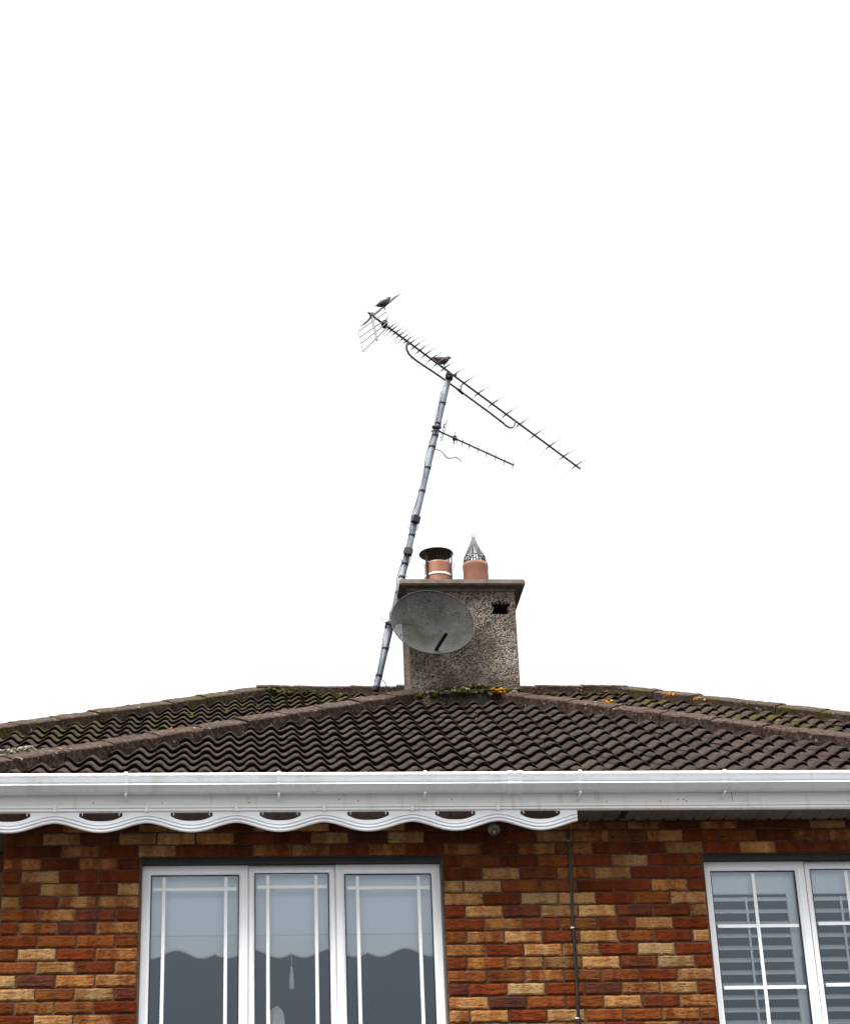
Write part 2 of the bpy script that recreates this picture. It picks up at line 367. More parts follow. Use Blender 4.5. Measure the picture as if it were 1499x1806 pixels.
for row in range(-3, 61):
    z1 = HEAD-.075*row; z0 = z1-.075
    if z1 > ZS: z1 = ZS
    spans = [(XL, XR, None)]
    if row >= 0 and z0 > SILL-.04:
        spans = [(XL, OPEN[0][0]-.004, LEFT.get(row)), (OPEN[0][1]+.004, OPEN[1][0]-.004, RIGHT.get(row)), (OPEN[1][1]+.004, XR, None)]
    elif row == -1:
        spans = [(XL, -.575, LEFT[-1]), (-.575, 1.22, TOP), (1.22, 2.77, RIGHT[-1]), (2.77, XR, 'rbrrmrro')]
    for a, b, codes in spans:
        js = [joint(n, row) for n in range(-9, 24)]
        xs = [a]+[x for x in js if a+.035 < x < b-.035]+[b]
        for i in range(len(xs)-1):
            c = codes[i] if codes and i < len(codes) else random.choices('robdm', (40, 18, 20, 10, 18))[0]
            brick(xs[i], xs[i+1], z0, z1, c, row < 18)
wall.at = {'tone_a': ta, 'tone_b': tb}
wo = wall.build('wall', M['brick'], house)
mb = MB()                            # the mortar bed the bricks stand in
def slab(x0, x1, z0, z1): mb.box((x0, D+.0095, z0), (x1, D+.10, z1))
slab(XL, XR, HEAD+.0, ZS); slab(XL, OPEN[0][0], SILL, HEAD-.001); slab(OPEN[0][1], OPEN[1][0], SILL, HEAD-.001); slab(OPEN[1][1], XR, SILL, HEAD-.001); slab(XL, XR, GZ, SILL-.001)
mb.build('mortar', M['mortar'], wo)
mb = MB()                            # side returns and the set back main walls
mb.box((XL+.002, D+.101, GZ), (XL+.2, MEY+.3, ZS-.003)); mb.box((XR-.2, D+.101, GZ), (XR-.002, MEY+.3, ZS-.003))
mb.box((-4.4, MEY+.25, GZ), (XL-.002, MEY+.45, ZS-.003)); mb.box((XR+.002, MEY+.25, GZ), (8.1, MEY+.45, ZS-.003))
mb.box((-4.4, MEY+.46, GZ), (-4.2, 21, ZS-.003)); mb.box((7.9, MEY+.46, GZ), (8.1, 21, ZS-.003)); mb.box((-4.4, 21.01, GZ), (8.1, 21.2, ZS-.003))
mb.build('wall', M['brick_plain'], house)

# soffit: ribbed boards with dark vent notches along the wall
mb = MB(); x = HL+.02
while x < HR-.02:
    x1 = min(x+.092, HR-.02)
    mb.box((x+.002, EY+.012, ZS+.001), (x1-.002, D+.02, ZS+.012)); x += .092
mb.box((HL+.02, EY+.012, ZS+.0125), (HR-.02, D+.02, ZS+.02))
for a, b, y0 in ((-4.7, XL-.001, MEY), (XR+.001, 8.4, MEY)): mb.box((a, y0, ZS+.004), (b, y0+.3, ZS+.016))
mb.box((HL+.02, D+.021, ZS+.002), (XL+.001, MEY-.002, ZS+.014)); mb.box((XR-.001, D+.021, ZS+.002), (HR-.02, MEY-.002, ZS+.014))
so = mb.build('soffit', M['soffit'], house)
mb = MB(); x = HL+.02+.092
while x < HR-.1:
    mb = MB(); mb.box((x-.010, D-.022, ZS-.006), (x+.010, D-.012, ZS+.0005)); mb.build('vent_notch', M['black'], so); x += .092
mb = MB(); mb.box((2.26, D-.19, ZS-.002), (2.30, D-.05, ZS+.0005)); mb.build('vent_slot', M['black'], so)

# fascia with its stepped lower moulding
mb = MB()
zm = 3.279
prof = [(EY, 3.43), (EY, zm+.003), (EY+.006, zm+.0025), (EY+.006, zm-.001), (EY-.010, zm-.001), (EY-.0125, zm-.004), (EY-.0125, zm-.0205), (EY-.003, zm-.0215), (EY-.003, zm-.0265), (EY-.0125, zm-.0275), (EY-.0145, ZS+.004), (EY-.008, ZS), (EY+.02, ZS), (EY+.02, 3.43)]
mb.extrude_x(prof, HL+.0, HR)
fo = mb.build('fascia', M['upvc_fascia'], house)
for a, b in (((-4.7, MEY-.02, ZS), (HL-.002, MEY, 3.43)), ((HR+.002, MEY-.02, ZS), (8.4, MEY, 3.43)), ((HL, EY+.021, ZS), (HL+.018, MEY-.021, 3.43)), ((HR-.018, EY+.021, ZS), (HR, MEY-.021, 3.43))):
    mb = MB(); mb.box(a, b); mb.build('fascia_return', M['upvc_fascia'], fo)
for px in (165, 286, 440, 598, 632, 797, 1070, 1165, 1195, 1205, 1210, 1313, 1497):
    c = P(px, rn(1410, 1417), EY); mb = MB(); mb.lathe((c.x, EY-.0006, c.z), [(.0001, -.0015), (.0032, -.001), (.0036, .0004)], 8, Vector((0, 1, 0))); mb.build('screw_head', M['black'], fo)
mb = MB()
a = P(608, 1400, EY); b = P(622, 1400, EY); mb.box((a.x, EY-.0022, zm+.004), (b.x, EY+.001, 3.40)); mb.build('joint_cover', M['upvc_fascia'], fo)
for px in (1018, 1290):
    a = P(px, 1400, EY); mb = MB(); mb.box((a.x, EY-.0012, zm+.004), (a.x+.0022, EY+.001, 3.40)); mb.build('joint_line', M['cap'], fo)

# gutter
GF = [(.012, 3.428), (.1085, 3.428), (.112, 3.4325), (.119, 3.4325), (.1215, 3.428), (.1215, 3.419), (.1185, 3.4165), (.1085, 3.4155), (.083, 3.3845), (.087, 3.381), (.121, 3.3635), (.1175, 3.3600), (.080, 3.335), (.012, 3.335)]
mb = MB()
outer = [(EY-o, z) for o, z in GF[1:]]
inner = [(EY-.018, 3.339), (EY-.072, 3.339), (EY-.098, 3.360), (EY-.076, 3.383), (EY-.102, 3.413)]
mb.extrude_x([(EY-.012, 3.428)]+[]+[(EY-.018, 3.428)]+inner+outer, HL-.11, HR+.11)
gut = mb.build('gutter', M['gutter'], house)
def gut_strip(x0, x1, off, name):
    mb = MB(); c = [(EY-o, z) for o, z in GF[1:]]
    cen = Vector((EY-.07, 3.38)); outp = []
    for y, z in c:
        d = (Vector((y, z))-cen).normalized()*off; outp.append((y+d.x, z+d.y))
    mb.quad_grid([[(x, y, z) for y, z in outp] for x in (x0, x1)])
    for x in (x0, x1): mb.quad_grid([[(x, y, z) for y, z in outp], [(x, y, z) for y, z in c]])
    return mb
for px in (-48, 222, 492, 750, 1024, 1279, 1545):
    c = P(px, 1378, EY-.11).x
    mb = gut_strip(c-.009, c+.009, .0045, '')
    mb.box((c-.011, EY-.125, 3.429), (c+.011, EY-.104, 3.4405), .003)
    mb.tube([(c, EY-.085, 3.320), (c-.002, EY-.045, 3.309), (c-.004, EY-.008, 3.300)], .0075, 6)
    mb.build('gutter_bracket', M['upvc'], gut)
x0, x1 = P(897, 1378, EY-.11).x, P(920, 1378, EY-.11).x
gj = gut_strip(x0, x1, .003, '').build('gutter_joint', M['upvc'], gut)
for a, b in ((x0-.004, x0+.022), (x1-.022, x1+.004)): gut_strip(a, b, .0075, '').build('joint_clip', M['upvc'], gj)

# scalloped trim under the fascia
CL = [P(px, 1432, EY).x for px in (-66, 97, 259, 417, 571, 727, 878, 1027)]
XEND = P(1018, 1440, EY).x; XST = HL+.0
def wave_u(x):
    for i in range(len(CL)-1):
        if CL[i] <= x <= CL[i+1]: return i, (x-CL[i])/(CL[i+1]-CL[i])
    return (0, (x-CL[0])/(CL[1]-CL[0]) % 1) if x < CL[0] else (6, .999)
def low(x):
    i, u = wave_u(x); s = .5-.5*math.cos(2*math.pi*u); return ZS-.064-.056*s**.85
HA, HB = .265, .735
def top(x):
    i, u = wave_u(x)
    if HA < u < HB:
        q = abs(u-.5)/(.5-HA); return ZS-.027-.029*(1-q**2.6)
    return ZS-.0012
mb = MB(); YT = EY-.004; xs = []
x = XST
while x < XEND: xs.append(x); x += .006
for i in range(len(CL)-1):
    w_ = CL[i+1]-CL[i]
    for u in (HA, HB):
        for e in (-1e-4, 1e-4):
            xx = CL[i]+w_*(u+e)
            if XST < xx < XEND: xs.append(xx)
xs = sorted(xs)+[XEND]
OFF = [(0, .010), (.0, .003), (.004, -.001), (.012, -.002), (.0145, .002), (.0170, .011), (.0200, .002), (.023, -.003), (.033, -.003), (.0355, .002), (.0380, .010), (.041, .0)]
def mk(front):
    rows = []
    for x in xs:
        l, t_ = low(x), top(x); dl = (low(x+.004)-low(x-.004))/.008; k = math.sqrt(1+dl*dl)
        r = []
        for o, d in OFF: r.append((x, YT+d, min(l+o*k, t_-.001)))
        r += [(x, YT, t_), (x, YT+.016, t_), (x, YT+.016, l), (x, YT+.010, l)]
        rows.append(r)
    return rows
rows = mk(True); mb.quad_grid(rows, False, True); mb.face(rows[0]); mb.face(rows[-1][::-1])
trim = mb.build('scalloped_trim', M['upvc'], house)
for i in range(len(CL)-1):
    w_ = CL[i+1]-CL[i]
    for u, sg in ((HA, 1), (HB, -1)):
        mb = MB()
        c = Vector((CL[i]+w_*u+sg*.010, YT+.004, ZS-.0155))
        if not XST+.02 < c.x < XEND-.02: continue
        pts = [c+Vector((sg*math.cos(a)*rr, 0, math.sin(a)*rr)) for a, rr in ((R(200-k*23), .0150-.0006*k) for k in range(12))]
        mb.tube(pts, [.0030]*9+[.0026, .0022, .0016], 6); mb.build('scroll', M['upvc'], trim)
for c in CL[1:-1]:
    mb = MB(); mb.box((c-.010, YT-.016, ZS-.004), (c+.010, EY-.010, zm-.006), .0025); mb.box((c-.0055, EY-.015, zm-.010), (c+.0055, EY-.002, zm+.010), .002)
    r = []
    for k in range(9):
        x = c-.017+.034*k/8; l = low(x); r.append([(x, YT+d-.0016, min(l+o, ZS-.004)) for o, d in OFF]+[(x, YT-.0016, ZS-.004)])
    mb.quad_grid(r, False)
    for q in (r[0], r[-1]): mb.quad_grid([q, [(x, y+.004, z) for x, y, z in q]], False)
    mb.build('trim_clip', M['upvc'], trim)

# lintels over the windows
for a, b in OPEN:
    mb = MB(); mb.box((a-.0, D+.012, HEAD-.030), (b+.0, D+.101, HEAD-.002)); mb.box((a, D+.004, HEAD-.006), (b, D+.0115, HEAD-.0015)); mb.build('lintel', M['lintel'], house)

# ------------------------------------------------------------------ windows
YF = D+.085; WB = 1.90
def window(x0, x1, style):
    z1 = HEAD-.028; z0 = WB; wn = empty('w', (0, 0, 0), None, None); bpy.data.objects.remove(wn)
    mb = MB(); mb.ring(x0, x1, z0, z1, [(0, YF+.07), (0, YF+.012), (.045, YF+.012), (.045, YF+.07)])
    wsash = (x1-x0)*.355
    a, b = x0+wsash, x1-wsash
    for m_ in (a, b): mb.box((m_-.022, YF+.0125, z0+.045), (m_+.022, YF+.068, z1-.045))
    win = mb.build('window', M['frame'], house)
    mb = MB(); mb.box((x0-.03, D-.03, z0-.05), (x1+.03, YF+.10, z0-.002)); mb.build('sill', M['frame'], win)
    for s_ in (x0-.009, x1-.001):
        mb = MB(); mb.box((s_, D+.02, z0), (s_+.010, YF+.03, z1)); mb.build('sealant', M['soffit'], win)
    panes = []
    for i, (p, q) in enumerate(((x0+.002, a-.004), (a+.004, b-.004), (b+.004, x1-.002))):
        mb = MB()
        if i != 1:
            mb.ring(p, q, z0+.003, z1-.003, [(0, YF+.011), (0, YF-.004), (.003, YF-.006), (.037, YF-.006), (.041, YF-.001), (.050, YF+.006), (.052, YF+.03)])
            ins = .052
        else:
            mb.ring(p+.0, q-.0, z0+.02, z1-.012, [(0, YF+.0115), (.0, YF+.002), (.003, YF), (.022, YF), (.031, YF+.010), (.033, YF+.03)])
            ins = .033
        ztop = (z1-.003 if i != 1 else z1-.012)-ins; zb = z0+.003+ins
        so_ = mb.build('sash', M['frame'], win)
        gx0, gx1 = p+ins, q-ins
        mb = MB(); mb.ring(gx0-.002, gx1+.002, zb-.002, ztop+.002, [(0, YF+.017), (.007, YF+.017), (.007, YF+.022), (0, YF+.022)]); mb.build('seal', M['black'], win)
        mb = MB(); mb.face([(gx0, YF+.0195, zb), (gx1, YF+.0195, zb), (gx1, YF+.0195, ztop), (gx0, YF+.0195, ztop)]); mb.build('pane', M['glass'], win, auto=False)
        mb = MB(); gb = .0095; y0, y1 = YF+.0125, YF+.0185
        gw = gx1-gx0
        if style == 'margin':
            vs_ = [gx0+.076, gx1-.076]; hz = [ztop-.084, zb+.084]
        else:
            vs_ = [(gx0+gx1)/2]; hz = [ztop-(.33), ztop-.69]
        lim = .014
        for x in vs_:
            zz = [zb+lim]+sorted(hz)+[ztop-lim]
            for u, v in zip(zz[:-1], zz[1:]): mb.box((x-gb, y0, u+(gb if u in hz else 0)), (x+gb, y1, v-(gb if v in hz else 0)))
        for z in hz:
            mb.box((gx0+lim, y0, z-gb), (gx1-lim, y1, z+gb))
        mb.build('glazing_bar', M['bar'], win)
        panes.append((gx0, gx1, zb, ztop))
    # the room behind
    mb = MB(); X0, X1, Y0, Y1, Z0, Z1 = x0-.45, x1+.42, D+.16, D+3.6, .9, 3.22
    mb.face([(X0, Y1, Z0), (X1, Y1, Z0), (X1, Y1, Z1), (X0, Y1, Z1)]); mb.face([(X0, Y0, Z0), (X0, Y1, Z0), (X0, Y1, Z1), (X0, Y0, Z1)])
    mb.face([(X1, Y0, Z0), (X1, Y1, Z0), (X1, Y1, Z1), (X1, Y0, Z1)]); mb.face([(X0, Y0, Z1), (X1, Y0, Z1), (X1, Y1, Z1), (X0, Y1, Z1)]); mb.face([(X0, Y0, Z0), (X1, Y0, Z0), (X1, Y1, Z0), (X0, Y1, Z0)])
    mb.box((X0, D+.11, Z0), (x0-.012, D+.159, Z1)); mb.box((x1+.012, D+.11, Z0), (X1, D+.159, Z1)); mb.box((x0-.012, D+.11, HEAD-.001), (x1+.012, D+.159, Z1)); mb.box((x0-.012, D+.11, Z0), (x1+.012, D+.159, WB-.06))
    mb.box((x0-.012, D+.1595, WB-.03), (x1+.012, D+.36, WB-.008))
    mb.build('interior_room', M['room'], house, auto=False)
    return win, panes
winL, panL = window(-.552, 1.202, 'margin')
winR, panR = window(2.768, 4.522, 'cross')
mb = MB(); q = panR[0]; mb.box((q[1]-.012, YF+.026, q[3]-.56), (q[1]+.002, YF+.05, q[3]-.50), .003); mb.box((q[1]-.010, YF+.05, q[3]-.66), (q[1]-.002, YF+.06, q[3]-.53), .002)
mb.build('handle', M['handle'], winR)

# roller blind with a scalloped braid hem, one blind across the whole left window
YB = YF+.075
bl = empty('roller_blind', (.325, YB, HEAD), 'pale grey roller blind with scalloped cream hem half drawn in the left window', 'roller blind')
cusp = P(514, 1679, YB); per = .444
def hem(x):
    u = ((x-cusp.x)/per) % 1; u = min(u, 1-u)*2            # 0 at cusp, 1 at arch top
    if u < .33: z = -.024*math.sin(u/.33*math.pi/2)
    else: z = -.024+.047*(.5-.5*math.cos((u-.33)/.67*math.pi))
    return cusp.z+z
mb = MB(); xs = [-.535+i*.008 for i in range(216)]
zb_ = P(514, 1649, YB).z
rows = [[(x, YB+.003*math.sin(x*9), 3.06) for x in xs], [(x, YB+.003*math.sin(x*9), zb_+.022) for x in xs], [(x, YB-.004, zb_+.016) for x in xs], [(x, YB-.007, zb_+.006) for x in xs], [(x, YB-.006, zb_-.003) for x in xs], [(x, YB, zb_-.006) for x in xs], [(x, YB, hem(x)) for x in xs]]
mb.quad_grid(rows, False); mb.build('fabric', M['blind'], bl)
mb = MB(); mb.tube([(x, YB-.003, hem(x)-.006) for x in xs], .0110, 6); mb.build('hem_braid', M['hem'], bl)
mb = MB(); mb.tube([(cusp.x, YB-.004, cusp.z), (cusp.x, YB-.004, P(514, 1708, YB).z)], .0016, 6); pc = mb.build('pull_cord', M['tassel'], bl)
mb = MB(); zt, zb2 = P(514, 1706, YB).z, P(514, 1746, YB).z; hh = zt-zb2
mb.lathe((cusp.x, YB-.004, zt), [(.001, 0), (.007, -.003), (.0075, -hh*.1), (.0070, -hh*.16), (.0095, -hh*.3), (.0125, -hh*.37), (.0130, -hh*.41), (.0115, -hh*.45), (.0145, -hh*.55), (.0150, -hh*.8), (.0155, -hh*.97), (.013, -hh), (.001, -hh)], 14); mb.build('tassel', M['tassel'], pc)

# white ornament standing on the inner sill behind the middle pane
YO = YF+.24
oc = P(486, 1800, YO); zt = P(487, 1777, YO).z
mb = MB(); rows = []
for k in range(17):
    f = k/16; z = WB-.008+(zt-WB+.008)*f; row = []
    r0 = .078*(1-f)**.38+.002 if f > .35 else .058+.008*math.sin(f/.35*math.pi/2)
    for i in range(28):
        a = 2*math.pi*i/28; r_ = r0*(1+.14*math.sin(5*a+6*f)+.10*math.sin(9*a-7*f)+.15*noise.noise(Vector((math.cos(a)*2, math.sin(a)*2, f*7))))
        row.append((oc.x+r_*math.cos(a)+.012*f*f, YO+r_*.7*math.sin(a), z+.008*math.sin(3*a+f*5)*f))
    rows.append(row)
mb.quad_grid(rows, False, True); mb.face(rows[0]); mb.face(rows[-1])
o = mb.build('ornament', M['ornament']); tag(o, 'white crumpled cloth ornament standing low behind the middle pane of the left window', 'ornament')

# plantation shutters in the right window
SHL = ['white plantation shutter panel behind the leftmost pane of the right window', 'white plantation shutter panel behind the middle pane of the right window', 'white plantation shutter panel behind the far right pane of the right window']
YSH = YF+.062
proto = None
sw = (4.522-2.768)/3
for i, (a, b) in enumerate(((2.76, 3.335), (3.36, 3.885), (3.91, 4.50))):
    sh = empty('plantation_shutter', ((a+b)/2, YSH, WB), SHL[i], 'window shutter', 'plantation shutters in the right window')
    zt = P(1320, 1577, YSH).z
    mb = MB(); st = .052
    mb.box((a, YSH, WB+.01), (a+st, YSH+.028, HEAD+.02), .002); mb.box((b-st, YSH, WB+.01), (b, YSH+.028, HEAD+.02), .002)
    mb.box((a+st, YSH+.001, zt), (b-st, YSH+.027, HEAD+.02), .002); mb.box((a+st, YSH+.001, WB+.01), (b-st, YSH+.027, WB+.10), .002)
    mb.build('shutter_frame', M['shutter'], sh)
    z = zt-.030
    while z > WB+.12:
        mb = MB(); n_ = 10; tl = R(33)
        pr = []
        for k in range(n_):
            an = 2*math.pi*k/n_; yy, zz = .032*math.cos(an), .0065*math.sin(an)
            pr.append((YSH+.014+yy*math.cos(tl)-zz*math.sin(tl), z+yy*math.sin(tl)+zz*math.cos(tl)))
        mb.extrude_x(pr, a+st+.002, b-st-.002); mb.build('louvre', M['shutter'], sh); z -= .0725
    xm = (a+b)/2-.02
    mb = MB(); mb.box((xm-.006, YSH-.026, WB+.13), (xm+.006, YSH-.018, zt-.025)); mb.build('tilt_rod', M['shutter'], sh)

# ------------------------------------------------------------------ tiled roof
WAVE = .1385; AMP = .0195; TW = 2*WAVE
def wave(x, ph):
    a = 2*math.pi*(x-ph)/WAVE; return AMP*math.sin(a-.20*math.sin(a))       # slow left flank, steep right flank
def tile_field(y0, z0, gauge, ncourse, lim, ph, thick=.024):
    mb = MB(); tone = []
    for k in range(ncourse):
        v0 = k*gauge
        xa, xb = lim(v0); i0 = math.floor((xa-ph)/TW)-1; i1 = math.ceil((xb-ph)/TW)+1
        for i in range(i0, i1):
            t0 = ph+i*TW; t1 = t0+TW-.002
            if t1 < xa or t0 > xb: continue
            dv, dh, dr = rn(-.004, .004), rn(-.0025, .0035), rn(-.006, .006); c = rn(.78, 1.22); cc = (c*rn(.95, 1.06), c, c*rn(.93, 1.04), 1)
            rows = []
            for v, h in ((.022, -.006), (0, thick-.005), (.004, thick), (gauge*.5, thick*.55), (gauge+.03, -.001)):
                row = []; va = v0+v+dv
                la, lb = lim(max(va, 0))
                for s in range(23):
                    x = min(max(t0+(t1-t0)*s/22, la), lb); hh = wave(x, ph)+h+dh+dr*(s/22-.5)
                    edge = .002*noise.noise(Vector((x*60, k*3.1, i))) if v < .01 else 0
                    vv = va+edge+(dr*(s/22-.5) if v < .01 else 0)
                    row.append((x, y0+vv*math.cos(PT)-hh*math.sin(PT), z0+vv*math.sin(PT)+hh*math.cos(PT)))
                rows.append(row)
            n0 = len(mb.v); mb.quad_grid(rows[:2], False); mb.quad_grid(rows[1:], True); tone.extend([cc]*(len(mb.v)-n0))
    mb.at = {'tone': tone}; return mb
APY = TY+(HR-HL)/2; APZ = TZ+(HR-HL)/2*TH
ph = P(443.5, 1339, TY+.24).x-WAVE*.25
limF = lambda v: (HL+v*math.cos(PT), max(HR-v*math.cos(PT), HL+v*math.cos(PT)))
fr_ = tile_field(TY, TZ, .2455, 15, limF, ph, .029).build('roof', M['tile'], house); fr_['label'] = 'dark tiled front slope of the roof above the gutter'
MZ = TZ; mslope = (RY-MEY)/math.cos(PT)
mlx, mrx = RX0-(RY-MEY), RX1+(RY-MEY)
limM = lambda v: (mlx+v*math.cos(PT), mrx-v*math.cos(PT))
mr_ = tile_field(MEY, MZ, .2455, int(mslope/.2455)+1, limM, ph+.03, .029).build('roof', M['tile_moss'], house); mr_['label'] = 'mossy tiled slope of the main roof behind'
mb = MB()                               # the slopes that face away
ap = Vector((XC, APY, APZ)); RZ0 = RZ-.075
for x, ex in ((HL, -1), (HR, 1)):
    mb.face([(x, TY, TZ-.02), ap-Vector((0, 0, .02)), (XC, MEY+(APZ-TZ)/TH, APZ-.02), (x, MEY, TZ-.02)])
mb.face([(mlx, MEY, MZ-.02), (RX0, RY, RZ0-.02), (mlx, 2*RY-MEY, MZ-.02)]); mb.face([(mrx, MEY, MZ-.02), (RX1, RY, RZ0-.02), (mrx, 2*RY-MEY, MZ-.02)])
mb.face([(mlx, 2*RY-MEY, MZ-.02), (RX0, RY, RZ0-.02), (RX1, RY, RZ0-.02), (mrx, 2*RY-MEY, MZ-.02)])
mb.face([(HL, TY, TZ-.03), (HR, TY, TZ-.03), ap-Vector((0, 0, .03))]); mb.face([(mlx, MEY, MZ-.03), (mrx, MEY, MZ-.03), (RX1, RY, RZ0-.03), (RX0, RY, RZ0-.03)])
mb.at = {'tone': [(1, 1, 1, 1)]*len(mb.v)}
mb.build('roof', M['tile'], house, auto=False)

def caps(a, b, name, mat, parent, seg=.43, w=.128, h=.085, dro=.045):
    a, b = Vector(a), Vector(b); d = (b-a).normalized(); side = d.cross(Vector((0, 0, 1))).normalized(); up = side.cross(d).normalized()
    Ln = (b-a).length; n = max(1, round(Ln/seg)); mb = MB()
    hp = [(-w*.92, -dro), (-w*.95, -.010), (-w*1.0, h*.34), (-w*.95, h*.46), (-w*.5, h*.76), (-w*.12, h*.98)]; prof = hp+[(-x, y) for x, y in hp[::-1]]
    for i in range(n):
        o1 = rn(-.004, .004); o2 = rn(-.005, .005); tw = rn(-.012, .012)
        rows = []
        for f in (0, .0001, .06, .12, .18, .25, .31, .38, .44, .5, .56, .62, .68, .75, .82, .88, .94, .999, 1):
            q = a+d*(Ln*(i+f)/n+(.0015 if f < .5 else -.0015)); sh = -.006 if f in (0, 1) else 0
            grow = 1+.015*(1-f)
            rows.append([q+side*(x*grow+o2)+up*(y*grow+sh+o1+.006*(1-f)+.006*noise.noise(Vector((x*30, (i+f)*9, y*20+Ln))))+side*.007*noise.noise(Vector((y*40, (i+f)*11, x*10))) for x, y in prof])
        mb.quad_grid(rows, False)
        mb.face(rows[0]); mb.face(rows[-1][::-1])
        # bed of mortar closing the joint
    rows = [[a+d*(Ln*k/30)+side*x*.95+up*(y-.004) for x, y in prof] for k in range(31)]
    mb.quad_grid(rows, False)
    return mb.build(name, mat, parent)
hipL = caps((HL-.05, TY-.05, TZ-.05*TH), ap, 'hip_tiles', M['cap'], fr_)
hipR = caps((HR+.05, TY-.05, TZ-.05*TH), ap, 'hip_tiles', M['cap'], fr_)
caps(ap+Vector((0, -.05, .0)), (XC, MEY+(APZ-TZ)/TH, APZ), 'ridge_tiles', M['cap'], fr_)
caps((mlx, MEY, MZ), (RX0, RY, RZ0), 'hip_tiles', M['cap_moss'], mr_)
caps((mrx, MEY, MZ), (RX1, RY, RZ0), 'hip_tiles', M['cap_moss'], mr_)
caps((RX0-.05, RY, RZ0), (RX1+.05, RY, RZ0), 'ridge_tiles', M['cap_moss'], mr_)

# ------------------------------------------------------------------ chimney
CYF = 13.60; CD = .56
cxa, cxb = P(722, 1130, CYF).x, P(912.5, 1130, CYF).x
cz0 = 4.35; czt = P(815, 1032, CYF-.07).z
chm = MB()
# front face with the broken vent hole
hole = [P(px, py, CYF) for px, py in ((866.5, 1064), (869, 1061.5), (874, 1062), (880, 1060.5), (887, 1061.5), (893, 1061), (898.5, 1063.5), (899, 1068), (895, 1070.5), (894.5, 1073.5), (898.5, 1082.5), (891, 1083.5), (880, 1083), (869, 1083.5), (867.5, 1081), (871, 1073), (868, 1069.5))]
bm = bmesh.new()
ov = [bm.verts.new((x, CYF, z)) for x, z in ((cxa, cz0), (cxb, cz0), (cxb, czt), (cxa, czt))]
hv = [bm.verts.new((p.x, CYF, p.z)) for p in hole]
es = [bm.edges.new((l[i], l[(i+1) % len(l)])) for l in (ov, hv) for i in range(len(l))]
bmesh.ops.triangle_fill(bm, use_beauty=True, use_dissolve=False, edges=es, normal=(0, -1, 0)); chm.add_bm(bm)
chm.quad_grid([[(p.x, CYF, p.z) for p in hole], [(p.x, CYF+.16, p.z) for p in hole]], False, True)
for f in ([(cxa, CYF, cz0), (cxa, CYF+CD, cz0), (cxa, CYF+CD, czt), (cxa, CYF, czt)], [(cxb, CYF, cz0), (cxb, CYF+CD, cz0), (cxb, CYF+CD, czt), (cxb, CYF, czt)],
          [(cxa, CYF+CD, cz0), (cxb, CYF+CD, cz0), (cxb, CYF+CD, czt), (cxa, CYF+CD, czt)], [(cxa, CYF, czt), (cxb, CYF, czt), (cxb, CYF+CD, czt), (cxa, CYF+CD, czt)]): chm.face(f)
chimney = chm.build('chimney', M['pebble'], house, auto=False); chimney['label'] = 'pebble dashed chimney stack with a broken dark vent hole'
mb = MB(); xs_ = [p.x for p in hole]; zs_ = [p.z for p in hole]
mb.box((min(xs_)-.01, CYF+.161, min(zs_)-.01), (max(xs_)+.01, CYF+.18, max(zs_)+.01)); mb.build('vent_back', M['black'], chimney)
mb = MB()
for px, r_ in ((871, .012), (877.5, .014), (885, .013), (892, .014), (896.5, .010)):
    c = P(px, 1065.5, CYF-.004); mb.lathe(c+Vector((0, .03, 0)), [(.001, -.046), (r_*.8, -.043), (r_, -.032), (r_, .02)], 12, Vector((0, 1, 0)))
mb.build('vent_hood', M['cowl_dark'], chimney)
capa, capb = P(705, 1032, CYF-.075).x, P(926.5, 1030, CYF-.075).x; capt = P(815, 1021, CYF-.075).z; capz = P(815, 1031, CYF-.075).z
mb = MB()
bm = bmesh.new(); bmesh.ops.create_cube(bm, size=1); bmesh.ops.scale(bm, vec=(capb-capa, CD+.15, capt-capz), verts=bm.verts)
bmesh.ops.translate(bm, vec=((capa+capb)/2, CYF+CD/2, (capt+capz)/2+.001), verts=bm.verts); bmesh.ops.bevel(bm, geom=bm.edges[:], offset=.010, segments=2, affect='EDGES')
bmesh.ops.subdivide_edges(bm, edges=bm.edges[:], cuts=3, use_grid_fill=True)
for v in bm.verts: v.co += Vector((0, 1, 1))*.0022*noise.noise(v.co*9)
mb.add_bm(bm); mb.build('chimney_cap', M['concrete'], chimney)
mb = MB(); mb.box((cxa-.012, CYF-.014, capz-.030), (cxb+.012, CYF+CD+.014, capz-.0005), .004); mb.build('chimney_collar', M['concrete'], chimney)
YP = CYF+CD*.42
def pot(pxc, pxr, topy, mat):
    c = P(pxc, 1020, YP); r_ = (P(pxc+pxr, 1020, YP)-c).x; z1 = P(pxc, topy, YP-r_).z; b = Vector((c.x, YP, capt-.004)); h = z1-b.z
    mb = MB(); mb.lathe(b, [(r_*1.02, 0), (r_*1.0, h*.3), (r_*.98, h*.8), (r_*1.01, h*.9), (r_*1.0, h), (r_*.86, h), (r_*.86, h*.4)], 36); o = mb.build('chimney_pot', mat, chimney)
    return b, r_, h, o
b1, r1, h1, p1 = pot(773, 22.5, 988, M['terracotta']); p1['label'] = 'terracotta chimney pot under the round metal cowl'
b2, r2, h2, p2 = pot(839.5, 22.3, 987, M['terracotta']); p2['label'] = 'terracotta chimney pot under the wire guard'

